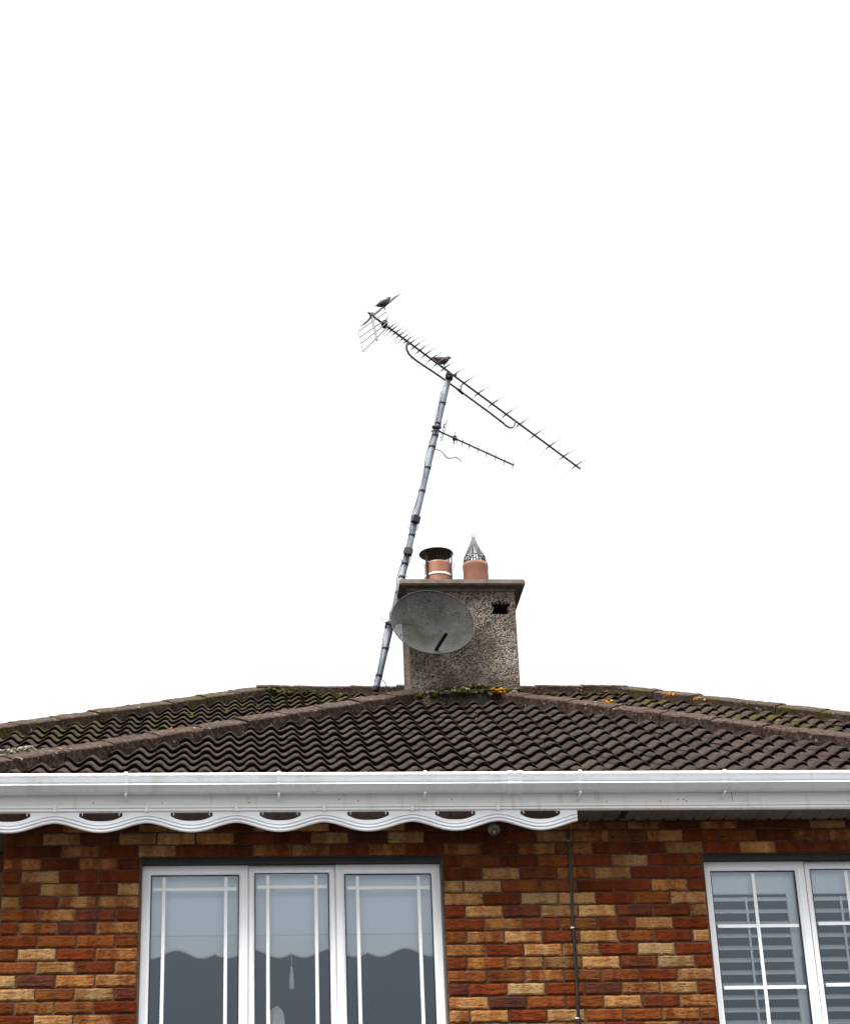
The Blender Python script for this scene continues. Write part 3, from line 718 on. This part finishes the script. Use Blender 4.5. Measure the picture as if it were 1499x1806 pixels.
# cowl on the left pot
cw = empty('chimney_cowl', b1, 'round dark metal cowl with a flat conical hood on the left chimney pot', 'chimney cowl')
mb = MB(); mb.lathe(b1, [(r1*1.06, .012), (r1*1.05, h1*.45), (r1*1.035, h1*.98), (r1*1.03, h1*1.02), (r1*.92, h1*1.02), (r1*.92, h1*.5)], 36); mb.build('sleeve', M['copper'], cw)
dz = P(769, 977, YP).z; dr = (P(799, 974, YP)-P(769, 977, YP)).x; dc = Vector((P(769, 977, YP).x, YP, dz))
mb = MB(); mb.lathe(dc, [(.001, .040), (dr*.5, .022), (dr*.97, .002), (dr, -.003), (dr*.985, -.007), (dr*.8, -.004), (dr*.3, .006), (.001, .010)], 40); mb.build('hood', M['cowl_dark'], cw)
for k in range(22):
    mb = MB(); a = 2*math.pi*k/22; mb.tube([(b1.x+r1*.9*math.cos(a), b1.y+r1*.9*math.sin(a), b1.z+h1*.96), (b1.x+r1*.95*math.cos(a), b1.y+r1*.95*math.sin(a), dz)], .0022, 5); mb.build('cage_wire', M['cowl_dark'], cw)
for ang in (215, 335, 95):
    a = R(ang); q = Vector((math.cos(a), math.sin(a), 0)); tn = Vector((-q.y, q.x, 0))
    mb = MB(); pts = [(1.13, .02), (1.13, h1*.9), (1.16, h1*1.05), (1.18, dz-b1.z-.003)]
    mb.quad_grid([[b1+q*r1*k+tn*s*.012+Vector((0, 0, z)) for s in (-1, 1)] for k, z in pts]); mb.quad_grid([[b1+q*(r1*k-.003)+tn*s*.012+Vector((0, 0, z)) for s in (-1, 1)] for k, z in pts])
    mb.build('strap', M['cowl_dark'], cw)
mb = MB(); zbn = P(772, 1010, YP-r1).z; mb.lathe((b1.x, b1.y, zbn), [(r1*1.075, -.008), (r1*1.095, -.006), (r1*1.095, .006), (r1*1.075, .008)], 36); mb.build('clamp_band', M['band'], cw)
mb = MB()
q = P(797, 995, YP); mb.tube([(b1.x+r1*1.05, YP, q.z+.003), q+Vector((.004, 0, .004)), q+Vector((.018, 0, .002)), q+Vector((.021, 0, -.006)), q+Vector((.012, 0, -.035)), q+Vector((.010, 0, -.06))], .0022, 6)
q = P(747, 991, YP); mb.tube([q, q+Vector((-.003, 0, -.03)), q+Vector((.004, 0, -.045))], .002, 6)
mb.build('wire_clip', M['wire'], cw)

# wire guard on the right pot
wg = empty('wire_bird_guard', b2+Vector((0, 0, h2)), 'cone of bent dark wire guarding the right chimney pot, ring on top', 'bird guard')
tip = P(834.5, 949, YP); zr = b2.z+h2
for k in range(20):
    a = 2*math.pi*k/20; q = Vector((math.cos(a), math.sin(a), 0)); mb = MB()
    c = Vector((b2.x, b2.y, zr)); mid = c+Vector((-.004, 0, .058))
    mb.tube([c+q*r2*.80+Vector((0, 0, -.05)), c+q*r2*.86+Vector((0, 0, .012)), mid+q*r2*.80*rn(.96, 1.04), c.lerp(tip, .62)+q*r2*.42*rn(.94, 1.05), tip+q*.012+Vector((0, 0, -.015)), tip+q*.010], .0042, 6)
    mb.build('wire_rib', M['wire'], wg)
for f, k, nm in ((.052, .845, 0), (.020, .90, 1)):
    mb = MB(); pts = []
    for i in range(57):
        a = 2*math.pi*i/56; zz = f+.011*math.sin(7*a+nm*2)
        pts.append(Vector((b2.x-.003, b2.y, zr+zz))+Vector((math.cos(a), math.sin(a), 0))*r2*k)
    mb.tube(pts, .0036, 6); mb.build('hoop', M['wire'], wg)
mb = MB(); mb.tube([tip+Vector((0, 0, -.028)), tip+Vector((0, 0, .004))], [.014, .012], 10); mb.build('binding', M['wire'], wg)
mb = MB(); mb.tube([tip+Vector((.013*math.cos(a), 0, .020+.020*math.sin(a))) for a in (R(-110+k*20) for k in range(23))], .0036, 6); mb.build('top_ring', M['galv'], wg)

# moss and lichen growing along the foot of the chimney and the ridges
def clumps(name, mat, spots, label):
    mb = MB()
    for c, r_ in spots:
        bm = bmesh.new(); bmesh.ops.create_icosphere(bm, subdivisions=2, radius=1)
        sc = Vector((rn(.8, 1.5), rn(.7, 1.1), rn(.45, .8)))*r_; off = Vector((rn(0, 50), rn(0, 50), 0))
        for v in bm.verts:
            n_ = v.co.copy(); v.co = Vector((v.co.x*sc.x, v.co.y*sc.y, v.co.z*sc.z))*(1+.55*noise.noise(n_*2.2+off)+.3*noise.noise(n_*6+off)) + c
        mb.add_bm(bm, False)
    o = mb.build(name, mat); tag(o, label, 'moss' if 'moss' in name else 'lichen', kind='stuff'); return o
def on_front(px, py):                  # where the line of sight meets the front slope
    r_ = ray(px, py); k = (TZ-TY*TH)/(r_.z-r_.y*TH); return r_*k
def on_main(px, py):
    r_ = ray(px, py); k = (MZ-MEY*TH)/(r_.z-r_.y*TH); return r_*k
sp = []
for i in range(150):
    px = rn(722, 925); f = (px-722)/203; py = 1236-16*math.sin(f*math.pi)-f*14+rn(-4, 7)
    sp.append((P(px, py, CYF-rn(.01, .05)), rn(.007, .020)))
for i in range(60):
    px = rn(790, 870); sp.append((P(px, 1221+rn(-5, 4), CYF-rn(.02, .06)), rn(.008, .019)))
pale = [s for s in sp if random.random() < .2]; moss = [s for s in sp if s not in pale]
for i in range(150):                    # tufts in the valleys of the mossy main slope
    px = rn(330, 700); py = rn(1222, 1262)-(px-500)*.03
    if py > 1335-.138*px-4: continue
    moss.append((on_main(px, py)+Vector((0, 0, -.008)), rn(.012, .024)))
for i in range(60):
    px = rn(1080, 1330); py = 1222+(px-1095)*.105+rn(0, 8); moss.append((on_main(px, py)+Vector((0, 0, .0)), rn(.010, .022)))
for i in range(60):
    px = rn(770, 1010); py = rn(1238, 1275); moss.append((on_front(px, py)+Vector((0, -.01, -.012)), rn(.008, .016)))
hipA, hipB = Vector((HL, TY, TZ)), Vector((HR, TY, TZ))
def on_hip(A, px, py, B=ap): q = on_line(A, B, px) if A.x < B.x else on_line(B, A, px); return P(px, py, q.y-.03)
for i in range(120): px = rn(-5, 62); pale.append((on_hip(hipA, px, 1326-.12*px+rn(-2, 9)), rn(.005, .013)))
for i in range(46): px = rn(60, 1480); A = hipA if px < 720 else hipB; b_ = (1322-.138*px) if px < 720 else (1222+(px-930)*.139); pale.append((on_hip(A, px, b_+rn(4, 26)), rn(.004, .010))) if not 700 < px < 940 else None
for i in range(60):
    px = rn(395, 560); moss.append((P(px, 1216+abs(px-462)*(.135 if px < 462 else .012)+rn(-1, 8), RY-.13-.45*max(0, 462-px)/210), rn(.010, .024)))
for i in range(70):
    px = rn(1010, 1290); moss.append((P(px, 1217+max(0, px-1095)*.105+rn(-1, 9), RY-.13-.45*max(0, px-1095)/210), rn(.010, .026)))
clumps('moss', M['moss'], moss, 'olive green moss tufts on the roof tiles and at the chimney foot')
clumps('pale_lichen', M['lichen_pale'], pale, 'pale crusty lichen and grit along the foot of the chimney')
org = [(P(rn(864, 893), 1219+rn(-4, 4), CYF-rn(.03, .07)), rn(.010, .017)) for i in range(26)]
for px, py, n_ in ((1070, 1239, 24), (590, 1252, 12), (300, 1290, 5), (660, 1238, 8), (1180, 1262, 5)):
    A = hipA if px < 720 else hipB
    for i in range(n_): org.append((on_hip(A, px+rn(-13, 13), py+rn(-5, 5)), rn(.006, .014)))
for px, py, n_ in ((112, 1264, 12), (1180, 1226, 14), (1235, 1232, 8)):
    for i in range(n_): org.append((P(px+rn(-12, 12), py+rn(-3, 3), RY-1.0), rn(.007, .014)))
clumps('orange_lichen', M['lichen'], org, 'bright orange lichen patches at the chimney foot and along the hip tiles')

# ------------------------------------------------------------------ mast
YM = CYF+.22
mA, mT = P(663, 1216, YM), P(790.5, 668, YM)
mast = empty('aerial_mast', mA, 'tall leaning grey steel mast strapped beside the chimney', 'mast')
mb = MB(); mb.tube([mA.lerp(mT, i/12) for i in range(13)], .0255, 16); pole = mb.build('pole', M['galv'], mast)
md = (mT-mA).normalized()
mb = MB(); mb.tube([mA-md*.012, mA+md*.02], .028, 16); mb.build('end_cap', M['black'], mast)
def mast_at(py):
    lo, hi = 0, 1
    for _ in range(40):
        m_ = (lo+hi)/2
        if proj(mA.lerp(mT, m_))[1] > py: lo = m_
        else: hi = m_
    return mA.lerp(mT, lo)
for py in (712, 748, 769, 789, 826, 867, 945, 996, 1019, 1047, 1088, 1145, 1193):
    c = mast_at(py); mb = MB(); mb.tube([c-md*.008, c+md*.008], .0282, 14); mb.tube([c+Vector((.02, -.02, 0)), c+Vector((.036, -.024, .004))], .003, 5); mb.build('cable_tie', M['black'], mast)
to_cam = Vector((-.05, -.85, -.4)).normalized()
for px, py, s in ((733, 916, 1), (720, 973, 1)):
    c = P(px, py, YM-.035); mb = MB(); bm = bmesh.new(); bmesh.ops.create_cube(bm, size=1); bmesh.ops.scale(bm, vec=(.062, .05, .062), verts=bm.verts)
    bmesh.ops.bevel(bm, geom=bm.edges[:], offset=.005, segments=2, affect='EDGES')
    mt = Matrix.Translation(c) @ Matrix.Rotation(R(14), 4, 'Y') @ Matrix.Rotation(R(28 if py < 950 else -12), 4, 'Z')
    bmesh.ops.transform(bm, matrix=mt, verts=bm.verts); mb.add_bm(bm)
    mb.tube([c+Vector((-.02, .0, .0)), mast_at(py)+Vector((-.028, -.01, 0))], .012, 6)
    bx_ = mb.build('amplifier_box', M['box'], mast)
    for dx, sg in ((-.012, -1), (.016, 1)):
        mb = MB(); q = c+Vector((dx, -.01, -.03)); mb.tube([q, q+Vector((sg*.006, 0, -.025)), q+Vector((-.012+sg*.004, .01, -.06)), q+Vector((-.035, .02, -.055)), q+Vector((-.05, .02, -.03 if sg < 0 else -.09))], .0028, 6); mb.build('lead', M['cable'], bx_)
# coax running down the mast
mb = MB(); pts = []
for k in range(60):
    py = 690+(1205-690)*k/59; c = mast_at(py); ph_ = k*.42
    rr = .031+.006*abs(math.sin(k*.55)); a = -1.6+1.1*math.sin(ph_*.6)
    pts.append(c+Vector((rr*math.sin(a), -rr*abs(math.cos(a))*.9-.004, 0)))
mb.tube(pts, .0033, 6); mb.build('coax_cable', M['cable'], mast)
mb = MB(); mb.tube([P(x, y, YM-.02) for x, y in ((783, 690), (770, 725), (767, 745), (770, 757))], .0022, 6); mb.build('coax_cable', M['wire'], mast)
mb = MB(); mb.tube([P(x, y, YM-.03) for x, y in ((671, 1197), (678, 1203), (682, 1211), (684, 1222))], .003, 6); mb.build('coax_cable', M['cable'], mast)
mb = MB(); mb.tube([P(x, y, YM-.03) for x, y in ((765, 793), (772, 793), (777, 795), (782, 799), (786, 805), (790, 808), (796, 808), (803, 806), (808, 808.5), (814, 814))], [.0042]*4+[.0055, .0055, .0044, .0055, .005, .003], 6); lc = mb.build('loose_cable', M['wire'], mast)
# stand-off brackets to the chimney side
for z in (5.72,):
    tt = (z-mA.z)/(mT.z-mA.z); c = mA.lerp(mT, tt); mb = MB(); mb.box((c.x+.02, YM-.012, z-.015), (cxa+.004, YM+.012, z+.015)); mb.tube([c-md*.02, c+md*.02], .033, 14); mb.build('wall_bracket', M['galv'], mast)

# ------------------------------------------------------------------ satellite dish
ctr = P(763, 1097, CYF-.20); Rd = 74.5/ (FPX/ctr.dot(FW)) 
vw = (-ctr).normalized()
sx_ = (RT - vw*RT.dot(vw)).normalized(); sy_ = vw.cross(sx_).normalized()
if sy_.z < 0: sy_ = -sy_
ti = R(43); dirn = (sx_*.20+sy_*.98).normalized(); nrm = (vw*math.cos(ti)+dirn*math.sin(ti)).normalized()
ua = nrm.cross(dirn).normalized(); ub = nrm.cross(ua).normalized()
dish = empty('satellite_dish', ctr, 'oval grey speckled satellite dish clamped to the mast in front of the chimney', 'satellite dish')
mb = MB(); rows = []
for k in range(13):
    f = k/12; rows.append([ctr+(ua*math.cos(a)+ub*math.sin(a))*Rd*max(f, .002)-nrm*.085*(1-f*f) for a in (2*math.pi*j/56 for j in range(56))])
mb.quad_grid(rows, True, True); dsh = mb.build('reflector', M['dish'], dish)
mb = MB(); mb.tube([ctr+(ua*math.cos(a)+ub*math.sin(a))*Rd for a in (2*math.pi*j/56 for j in range(57))], .0035, 6); mb.build('rim', M['box'], dsh)
e1 = P(787, 1117, ctr.y-.26); e0 = P(766, 1151, ctr.y-.02)
mb = MB(); u_ = (e1-e0).normalized(); mb.tube([e0-u_*.02, e0, e0.lerp(e1, .5), e1, e1+u_*.012], [.010, .014, .014, .015, .009], 10); mb.build('feed_arm', M['black'], dish)
bc = mast_at(1103)
mb = MB(); mb.box((bc.x-.045, YM-.05, bc.z-.012), (bc.x+.04, YM-.027, bc.z+.012), .003); mb.box((bc.x-.045, YM+.027, bc.z-.010), (bc.x+.04, YM+.045, bc.z+.010), .003)
for s in (-.04, .034): mb.tube([(bc.x+s, YM-.06, bc.z), (bc.x+s, YM+.06, bc.z)], .005, 8)
mb.build('mast_clamp', M['box'], dish)
back = ctr-nrm*.09
mb = MB(); mb.tube([Vector((bc.x+.02, YM-.04, bc.z)), P(712, 1098, CYF-.12), back+Vector((-.05, .02, .02))], .011, 8); mb.build('mount_arm', M['box'], dish)
mb = MB(); q = P(700, 1090, CYF-.10); mb.box((q.x-.045, q.y-.004, q.z-.05), (q.x+.045, q.y+.004, q.z+.05), .002); mb.build('mount_plate', M['galv'], dish)
mb = MB(); mb.tube([P(x, y, YM-.06) for x, y in ((673, 1091), (679, 1090), (684, 1096), (678, 1099), (673, 1091.5))], .002, 5); mb.build('wire_loop', M['wire'], dish)

# ------------------------------------------------------------------ large aerial
bA, bB = P(649, 550.5, 13.2), P(1023, 826.5, 15.2)
bigA = empty('tv_aerial', mT, 'long many-barred television aerial with a mesh reflector across the mast top', 'tv aerial')
mb = MB(); mb.tube([bA.lerp(bB, i/8) for i in range(9)], .0095, 8); mb.build('boom', M['alu'], bigA)
DX = [686.5, 691, 697.4, 704, 710.7, 716.7, 723, 731, 740, 750, 760.5, 771, 783, 799.5, 818, 843, 868, 892.7, 916.5, 942.5, 969, 993.6, 1015.5]
for i, px in enumerate(DX):
    c = on_line(bA, bB, px); k = .72 if px < 725 else (.9 if px < 790 else 1)
    mb = MB()
    r1_, r2_ = c+Vector((.042, -.038, .016))*k, c+Vector((.098, -.080, .031))*k
    l1_, l2_ = c+Vector((-.028, .03, -.014))*k, c+Vector((-.092, .082, -.072))*k
    mb.tube([l1_, c, r1_], [.0045, .0075, .0045], 6); d_ = mb.build('director', M['alu'], bigA)
    mb = MB(); mb.tube([l2_, l1_], [.0012, .0024], 5); mb.tube([r1_, r2_], [.0030, .0018], 5); mb.tube([r1_-Vector((0, 0, .006)), r1_+Vector((0, 0, .008))], .003, 5); mb.build('rod', M['alu_thin'], d_)
db = on_line(bA, bB, 678); mb = MB(); bm = bmesh.new(); bmesh.ops.create_icosphere(bm, subdivisions=2, radius=.030)
for v in bm.verts: v.co = Vector((v.co.x*.95, v.co.y, v.co.z*.95))*(1+.12*noise.noise(v.co*60))+db
mb.add_bm(bm, True); mb.box(db-Vector((.014, .02, .03)), db+Vector((.022, .02, .034)), .004); mb.build('dipole_box', M['black'], bigA)
mb = MB(); mb.tube([db+Vector((-.02, 0, -.01)), P(667, 566, db.y), P(665.5, 572, db.y), P(668, 576, db.y), P(683, 578, db.y+.03)], .002, 5); mb.build('dipole_loop', M['alu_thin'], bigA)
# support arm slung under the boom
YU = lambda px: on_line(bA, bB, px).y-.02
def seg(pts, r_, name, mat='alu'):
    mb = MB(); mb.tube([P(x, y, YU(x)) for x, y in pts], r_, 8); return mb.build(name, M[mat], bigA)
seg(((718.2, 604), (716.8, 610), (717.6, 617), (721, 624), (727, 630), (736, 637), (770, 659.5), (800, 681), (830, 703), (860, 725), (885, 744), (893, 751), (899, 754.3), (904, 754), (907, 750), (908.6, 744)), .0088, 'support_arm')
seg(((814.5, 678), (812, 690)), .006, 'brace'); seg(((808, 686.5), (816, 694)), .012, 'brace_clamp', 'black')
c = P(792, 665, YM-.02)
mb = MB(); mb.box(c+Vector((-.03, -.03, -.022)), c+Vector((.03, .03, .022)), .006); mb.box(c+Vector((.02, -.045, -.008)), c+Vector((.06, -.035, .006)), .002); mb.tube([c+Vector((-.028, -.05, .012)), c+Vector((.045, -.05, -.014))], .007, 8); mb.build('mast_clamp', M['black'], bigA)
# mesh reflector, two leaves hinged on the boom
hub = on_line(bA, bB, 655.5); eR = Vector((.095, -.072, .023)).normalized()
mb = MB(); mb.box(hub-Vector((.016, .02, .016)), hub+Vector((.016, .02, .016)), .004); mb.tube([hub, P(664.7, 600, hub.y-.10)], [.010, .008], 8)
fl = mb.build('reflector_spine', M['alu'], bigA)
low_r = [((632, 584), (681.4, 549.4)), ((634.3, 594.5), (684, 560.5)), ((637, 605.3), (685.3, 567)), ((640.3, 619.8), (686.7, 573))]
mb = MB()
for i, (a, b) in enumerate(low_r):
    yy = hub.y-.03*i; mb.tube([P(*a, yy+.05), P(*b, yy-.05)], .0042, 5)
for s in (0, 1):
    mb.tube([P(*r_[s], hub.y-.03*i+(.05 if s == 0 else -.05)) for i, r_ in enumerate(low_r)], .0042, 5)
rl = mb.build('reflector_leaf', M['alu_thin'], bigA)
mb = MB(); mb.tube([hub, P(662, 550, hub.y+.05), P(671, 542, hub.y+.18)], [.009, .008, .006], 8); mb.tube([hub, P(649, 566, hub.y+.08), P(642, 571.5, hub.y+.14)], [.007, .006, .006], 8); mb.build('reflector_spine', M['alu'], bigA)
mb = MB()
for i, (a, b) in enumerate((((634.7, 575.5), (697, 521.5)), ((638, 574.5), (700, 520.5)), ((641, 572.5), (703.5, 519)), ((642.5, 571), (707, 517)))):
    yy = hub.y+.02+.055*i; mb.tube([P(*a, yy+.05), P(*b, yy-.05)], .0028, 5)
mb.build('reflector_leaf', M['alu_thin'], bigA)

# ------------------------------------------------------------------ small aerial
sA, sB = P(768, 757.5, YM-.045), P(905.5, 820, 14.9)
sm = empty('tv_aerial', sA, 'short thin television aerial branching from the middle of the mast', 'tv aerial')
mb = MB(); mb.tube([sA, sB], .0085, 8); mb.build('boom', M['alu'], sm)
for px in (806, 815.5, 828, 843, 858.3, 873.8, 889.3, 904.5):
    c = on_line(sA, sB, px); mb = MB(); v = Vector((.011, .02, .060))*(.8 if px > 800 else 1)
    mb.tube([c-v, c, c+v], [.0038, .0050, .0038], 6); mb.tube([c-Vector((.006, .01, 0)), c+Vector((.006, .01, .012))], .0075, 6); mb.build('director', M['alu_thin'], sm)
c = on_line(sA, sB, 801.5); mb = MB(); mb.box(c-Vector((.016, .016, .018)), c+Vector((.016, .016, .02)), .004); mb.tube([c, c+Vector((-.01, 0, -.055))], .005, 6); mb.tube([c, c+Vector((.006, 0, .06))], .0025, 6); mb.build('dipole_box', M['box'], sm)
c = on_line(sA, sB, 782); mb = MB()
L0, L1, L2, L3 = [P(x, y, c.y) for x, y in ((776.5, 777), (779, 777.5), (789, 741), (785.5, 743))]
mb.tube([L0, L1, L2, L3, L0], .0028, 5)
for k in range(1, 6): mb.tube([L0.lerp(L3, k/6), L1.lerp(L2, k/6)], .0026, 5)
mb.build('reflector', M['alu_thin'], sm)
c = mast_at(757); mb = MB(); mb.box(c+Vector((-.04, -.05, -.012)), c+Vector((.035, -.024, .012)), .004); mb.box(c+Vector((-.038, .026, -.01)), c+Vector((.035, .04, .01)), .003); mb.tube([c+Vector((.05, -.04, -.012)), c+Vector((.06, -.03, .03))], .004, 6); mb.build('mast_clamp', M['black'], sm)

# ------------------------------------------------------------------ birds
def bird(Y, pts, feet, label):
    base = P(*feet, Y); s = base.dot(FW)/FPX
    pp = [P(x, y, Y) for x, y, r_ in pts]; rr = [max(r_*1.12*s, .001) for x, y, r_ in pts]
    # refine the outline
    ps, rs = [], []
    for i in range(len(pp)-1):
        for k in range(3):
            f = k/3; g_ = f*f*(3-2*f); ps.append(pp[i].lerp(pp[i+1], f)); rs.append(rr[i]*(1-g_)+rr[i+1]*g_)
    ps.append(pp[-1]); rs.append(rr[-1])
    mb = MB(); mb.tube(ps, rs, 14)
    n0 = len(mb.v)
    for sg in (-1, 1):
        mb.tube([base+Vector((.006*sg, .012*sg, .03)), base+Vector((.004*sg, .012*sg, .012)), base+Vector((.005*sg, .012*sg, 0))], [.006, .0028, .0025], 6)
        for t_ in (-.5, 0, .5): mb.tube([base+Vector((.005*sg, .012*sg, .001)), base+Vector((.005*sg+.013, .012*sg+.008*t_, -.001))], .0014, 4)
    hd = pp[-4]; ey = rr[-4]
    for sg in (-1, 1):
        bm = bmesh.new(); bmesh.ops.create_icosphere(bm, subdivisions=1, radius=.0022); bmesh.ops.translate(bm, vec=hd+Vector((.004, sg*ey*.92, .002)), verts=bm.verts); mb.add_bm(bm, True)
    tone = []
    L_ = len(ps)
    for i, v in enumerate(mb.v):
        if i < L_*14+28:
            f = (i//14)/L_
            c = (.042, .034, .033) if f < .28 else ((.085, .070, .066) if f < .66 else (.10, .092, .092))
            if f > .93: c = (.03, .028, .028)
        else: c = (.09, .04, .035)
        tone.append((*c, 1))
    mb.at = {'tone': tone}
    body = mb.build('pigeon', M['bird'], None); tag(body, label, 'pigeon', 'pigeons perched on the large aerial')
    me = body.data; me.transform(Matrix.Translation(-base)); body.location = base; WL[body.name] = base
    # folded wings
    for sg in (-1, 1):
        mb = MB(); n_ = len(pp); rows = []
        for i in range(1, n_-4):
            f = (i-1)/(n_-6) if n_ > 6 else 0; c = pp[i]; r_ = rr[i]
            hgt = r_*(.35+.35*math.sin(f*math.pi)); rows.append([c+Vector((0, sg*(r_*.98+.0015), q)) if abs(q) < hgt*.9 else c+Vector((0, sg*r_*.80, q)) for q in (-hgt, -hgt*.5, 0, hgt*.5, hgt)])
        mb.quad_grid(rows, True); mb.at = {'tone': [(.055, .045, .042, 1)]*len(mb.v)}; mb.build('wing', M['bird'], body)
Yb2 = on_line(bA, bB, 780).y
bird(Yb2, ((757, 630.2, .5), (763, 631, 1.6), (768, 632.5, 3.0), (773.5, 634.3, 4.8), (779, 635.8, 6.2), (783.5, 635.5, 6.1), (787.5, 633.3, 4.4), (790, 631.3, 3.1), (792.2, 630.6, 2.7), (794.4, 631.2, 1.3), (796.6, 632.2, .3)), (783, 645), 'brown pigeon perched facing right on the boom just above the mast top')
bird(hub.y-.14, ((661.6, 539.0, .5), (665.3, 538.4, 2.2), (669.3, 537.0, 4.0), (673.3, 535.4, 5.4), (677.8, 534.0, 6.0), (681.3, 531.6, 5.0), (683.8, 528.4, 3.6), (685.4, 526.2, 2.9), (686.8, 525.0, 2.4), (688.4, 524.2, 1.1), (690.0, 523.6, .3)), (677.5, 544.5), 'brown pigeon perched on the mesh reflector at the upper left end of the aerial')

# ------------------------------------------------------------------ camera under the eaves, cable on the wall
YC = (EY+D)/2+.01
c = P(871, 1463, YC); zc = ZS
scam = empty('security_camera', (c.x, YC, ZS), 'small white turret security camera hanging under the eaves behind the scalloped trim', 'security camera')
rc = .036; bc_ = Vector((c.x, YC, c.z))
mb = MB(); mb.lathe((c.x, YC, ZS+.001), [(.040, 0), (.040, -.022), (.036, -.030), (.020, -.034)], 28); mb.build('base', M['cam_shaded'], scam)
mb = MB(); bm = bmesh.new(); bmesh.ops.create_uvsphere(bm, u_segments=28, v_segments=18, radius=rc); bmesh.ops.translate(bm, vec=bc_, verts=bm.verts); mb.add_bm(bm, True); mb.build('ball', M['cam_shaded'], scam)
mb = MB(); ld = Vector((-.05, -.72, -.70)).normalized(); mb.lathe(bc_, [(rc*.62, rc*.80), (rc*.60, rc*.86), (rc*.40, rc*.93), (.0005, rc*.97)], 24, ld); mb.build('lens', M['lens'], scam)

wc = [P(x, y, D-.008) for x, y in ((1001, 1462), (1002.5, 1483), (1004, 1510), (1005.5, 1540), (1007.3, 1575), (1009, 1610), (1010.5, 1640), (1013, 1680), (1015.5, 1720), (1017.5, 1760), (1019, 1798), (1021, 1850))]
ex = wc[-1]; wc += [Vector((ex.x-.01, D-.008, .6)), Vector((ex.x-.012, D-.008, -1.2))]
mb = MB(); mb.tube(wc, .0062, 8); mb.tube([p+Vector((.009+.002*math.sin(i*2), .002, 0)) for i, p in enumerate(wc)], .0035, 6)
wcab = mb.build('wall_cable', M['cable']); tag(wcab, 'black cable clipped vertically down the brick wall between the two windows', 'cable')
for px, py in ((1010.5, 1637), (1019, 1797)):
    q = P(px, py, D-.008); mb = MB(); mb.lathe(q+Vector((-.009, .0, 0)), [(.0005, -.008), (.0045, -.007), (.0055, -.003), (.0055, .007)], 10, Vector((0, 1, 0))); mb.box(q+Vector((-.010, -.008, -.003)), q+Vector((.006, -.004, .003)), .001); mb.build('cable_clip', M['clip'], wcab)
q = P(1002, 1483.5, D-.01); mb = MB(); mb.box(q+Vector((-.012, -.006, -.004)), q+Vector((.008, .004, .004)), .001); mb.build('cable_clip', M['galv'], wcab)
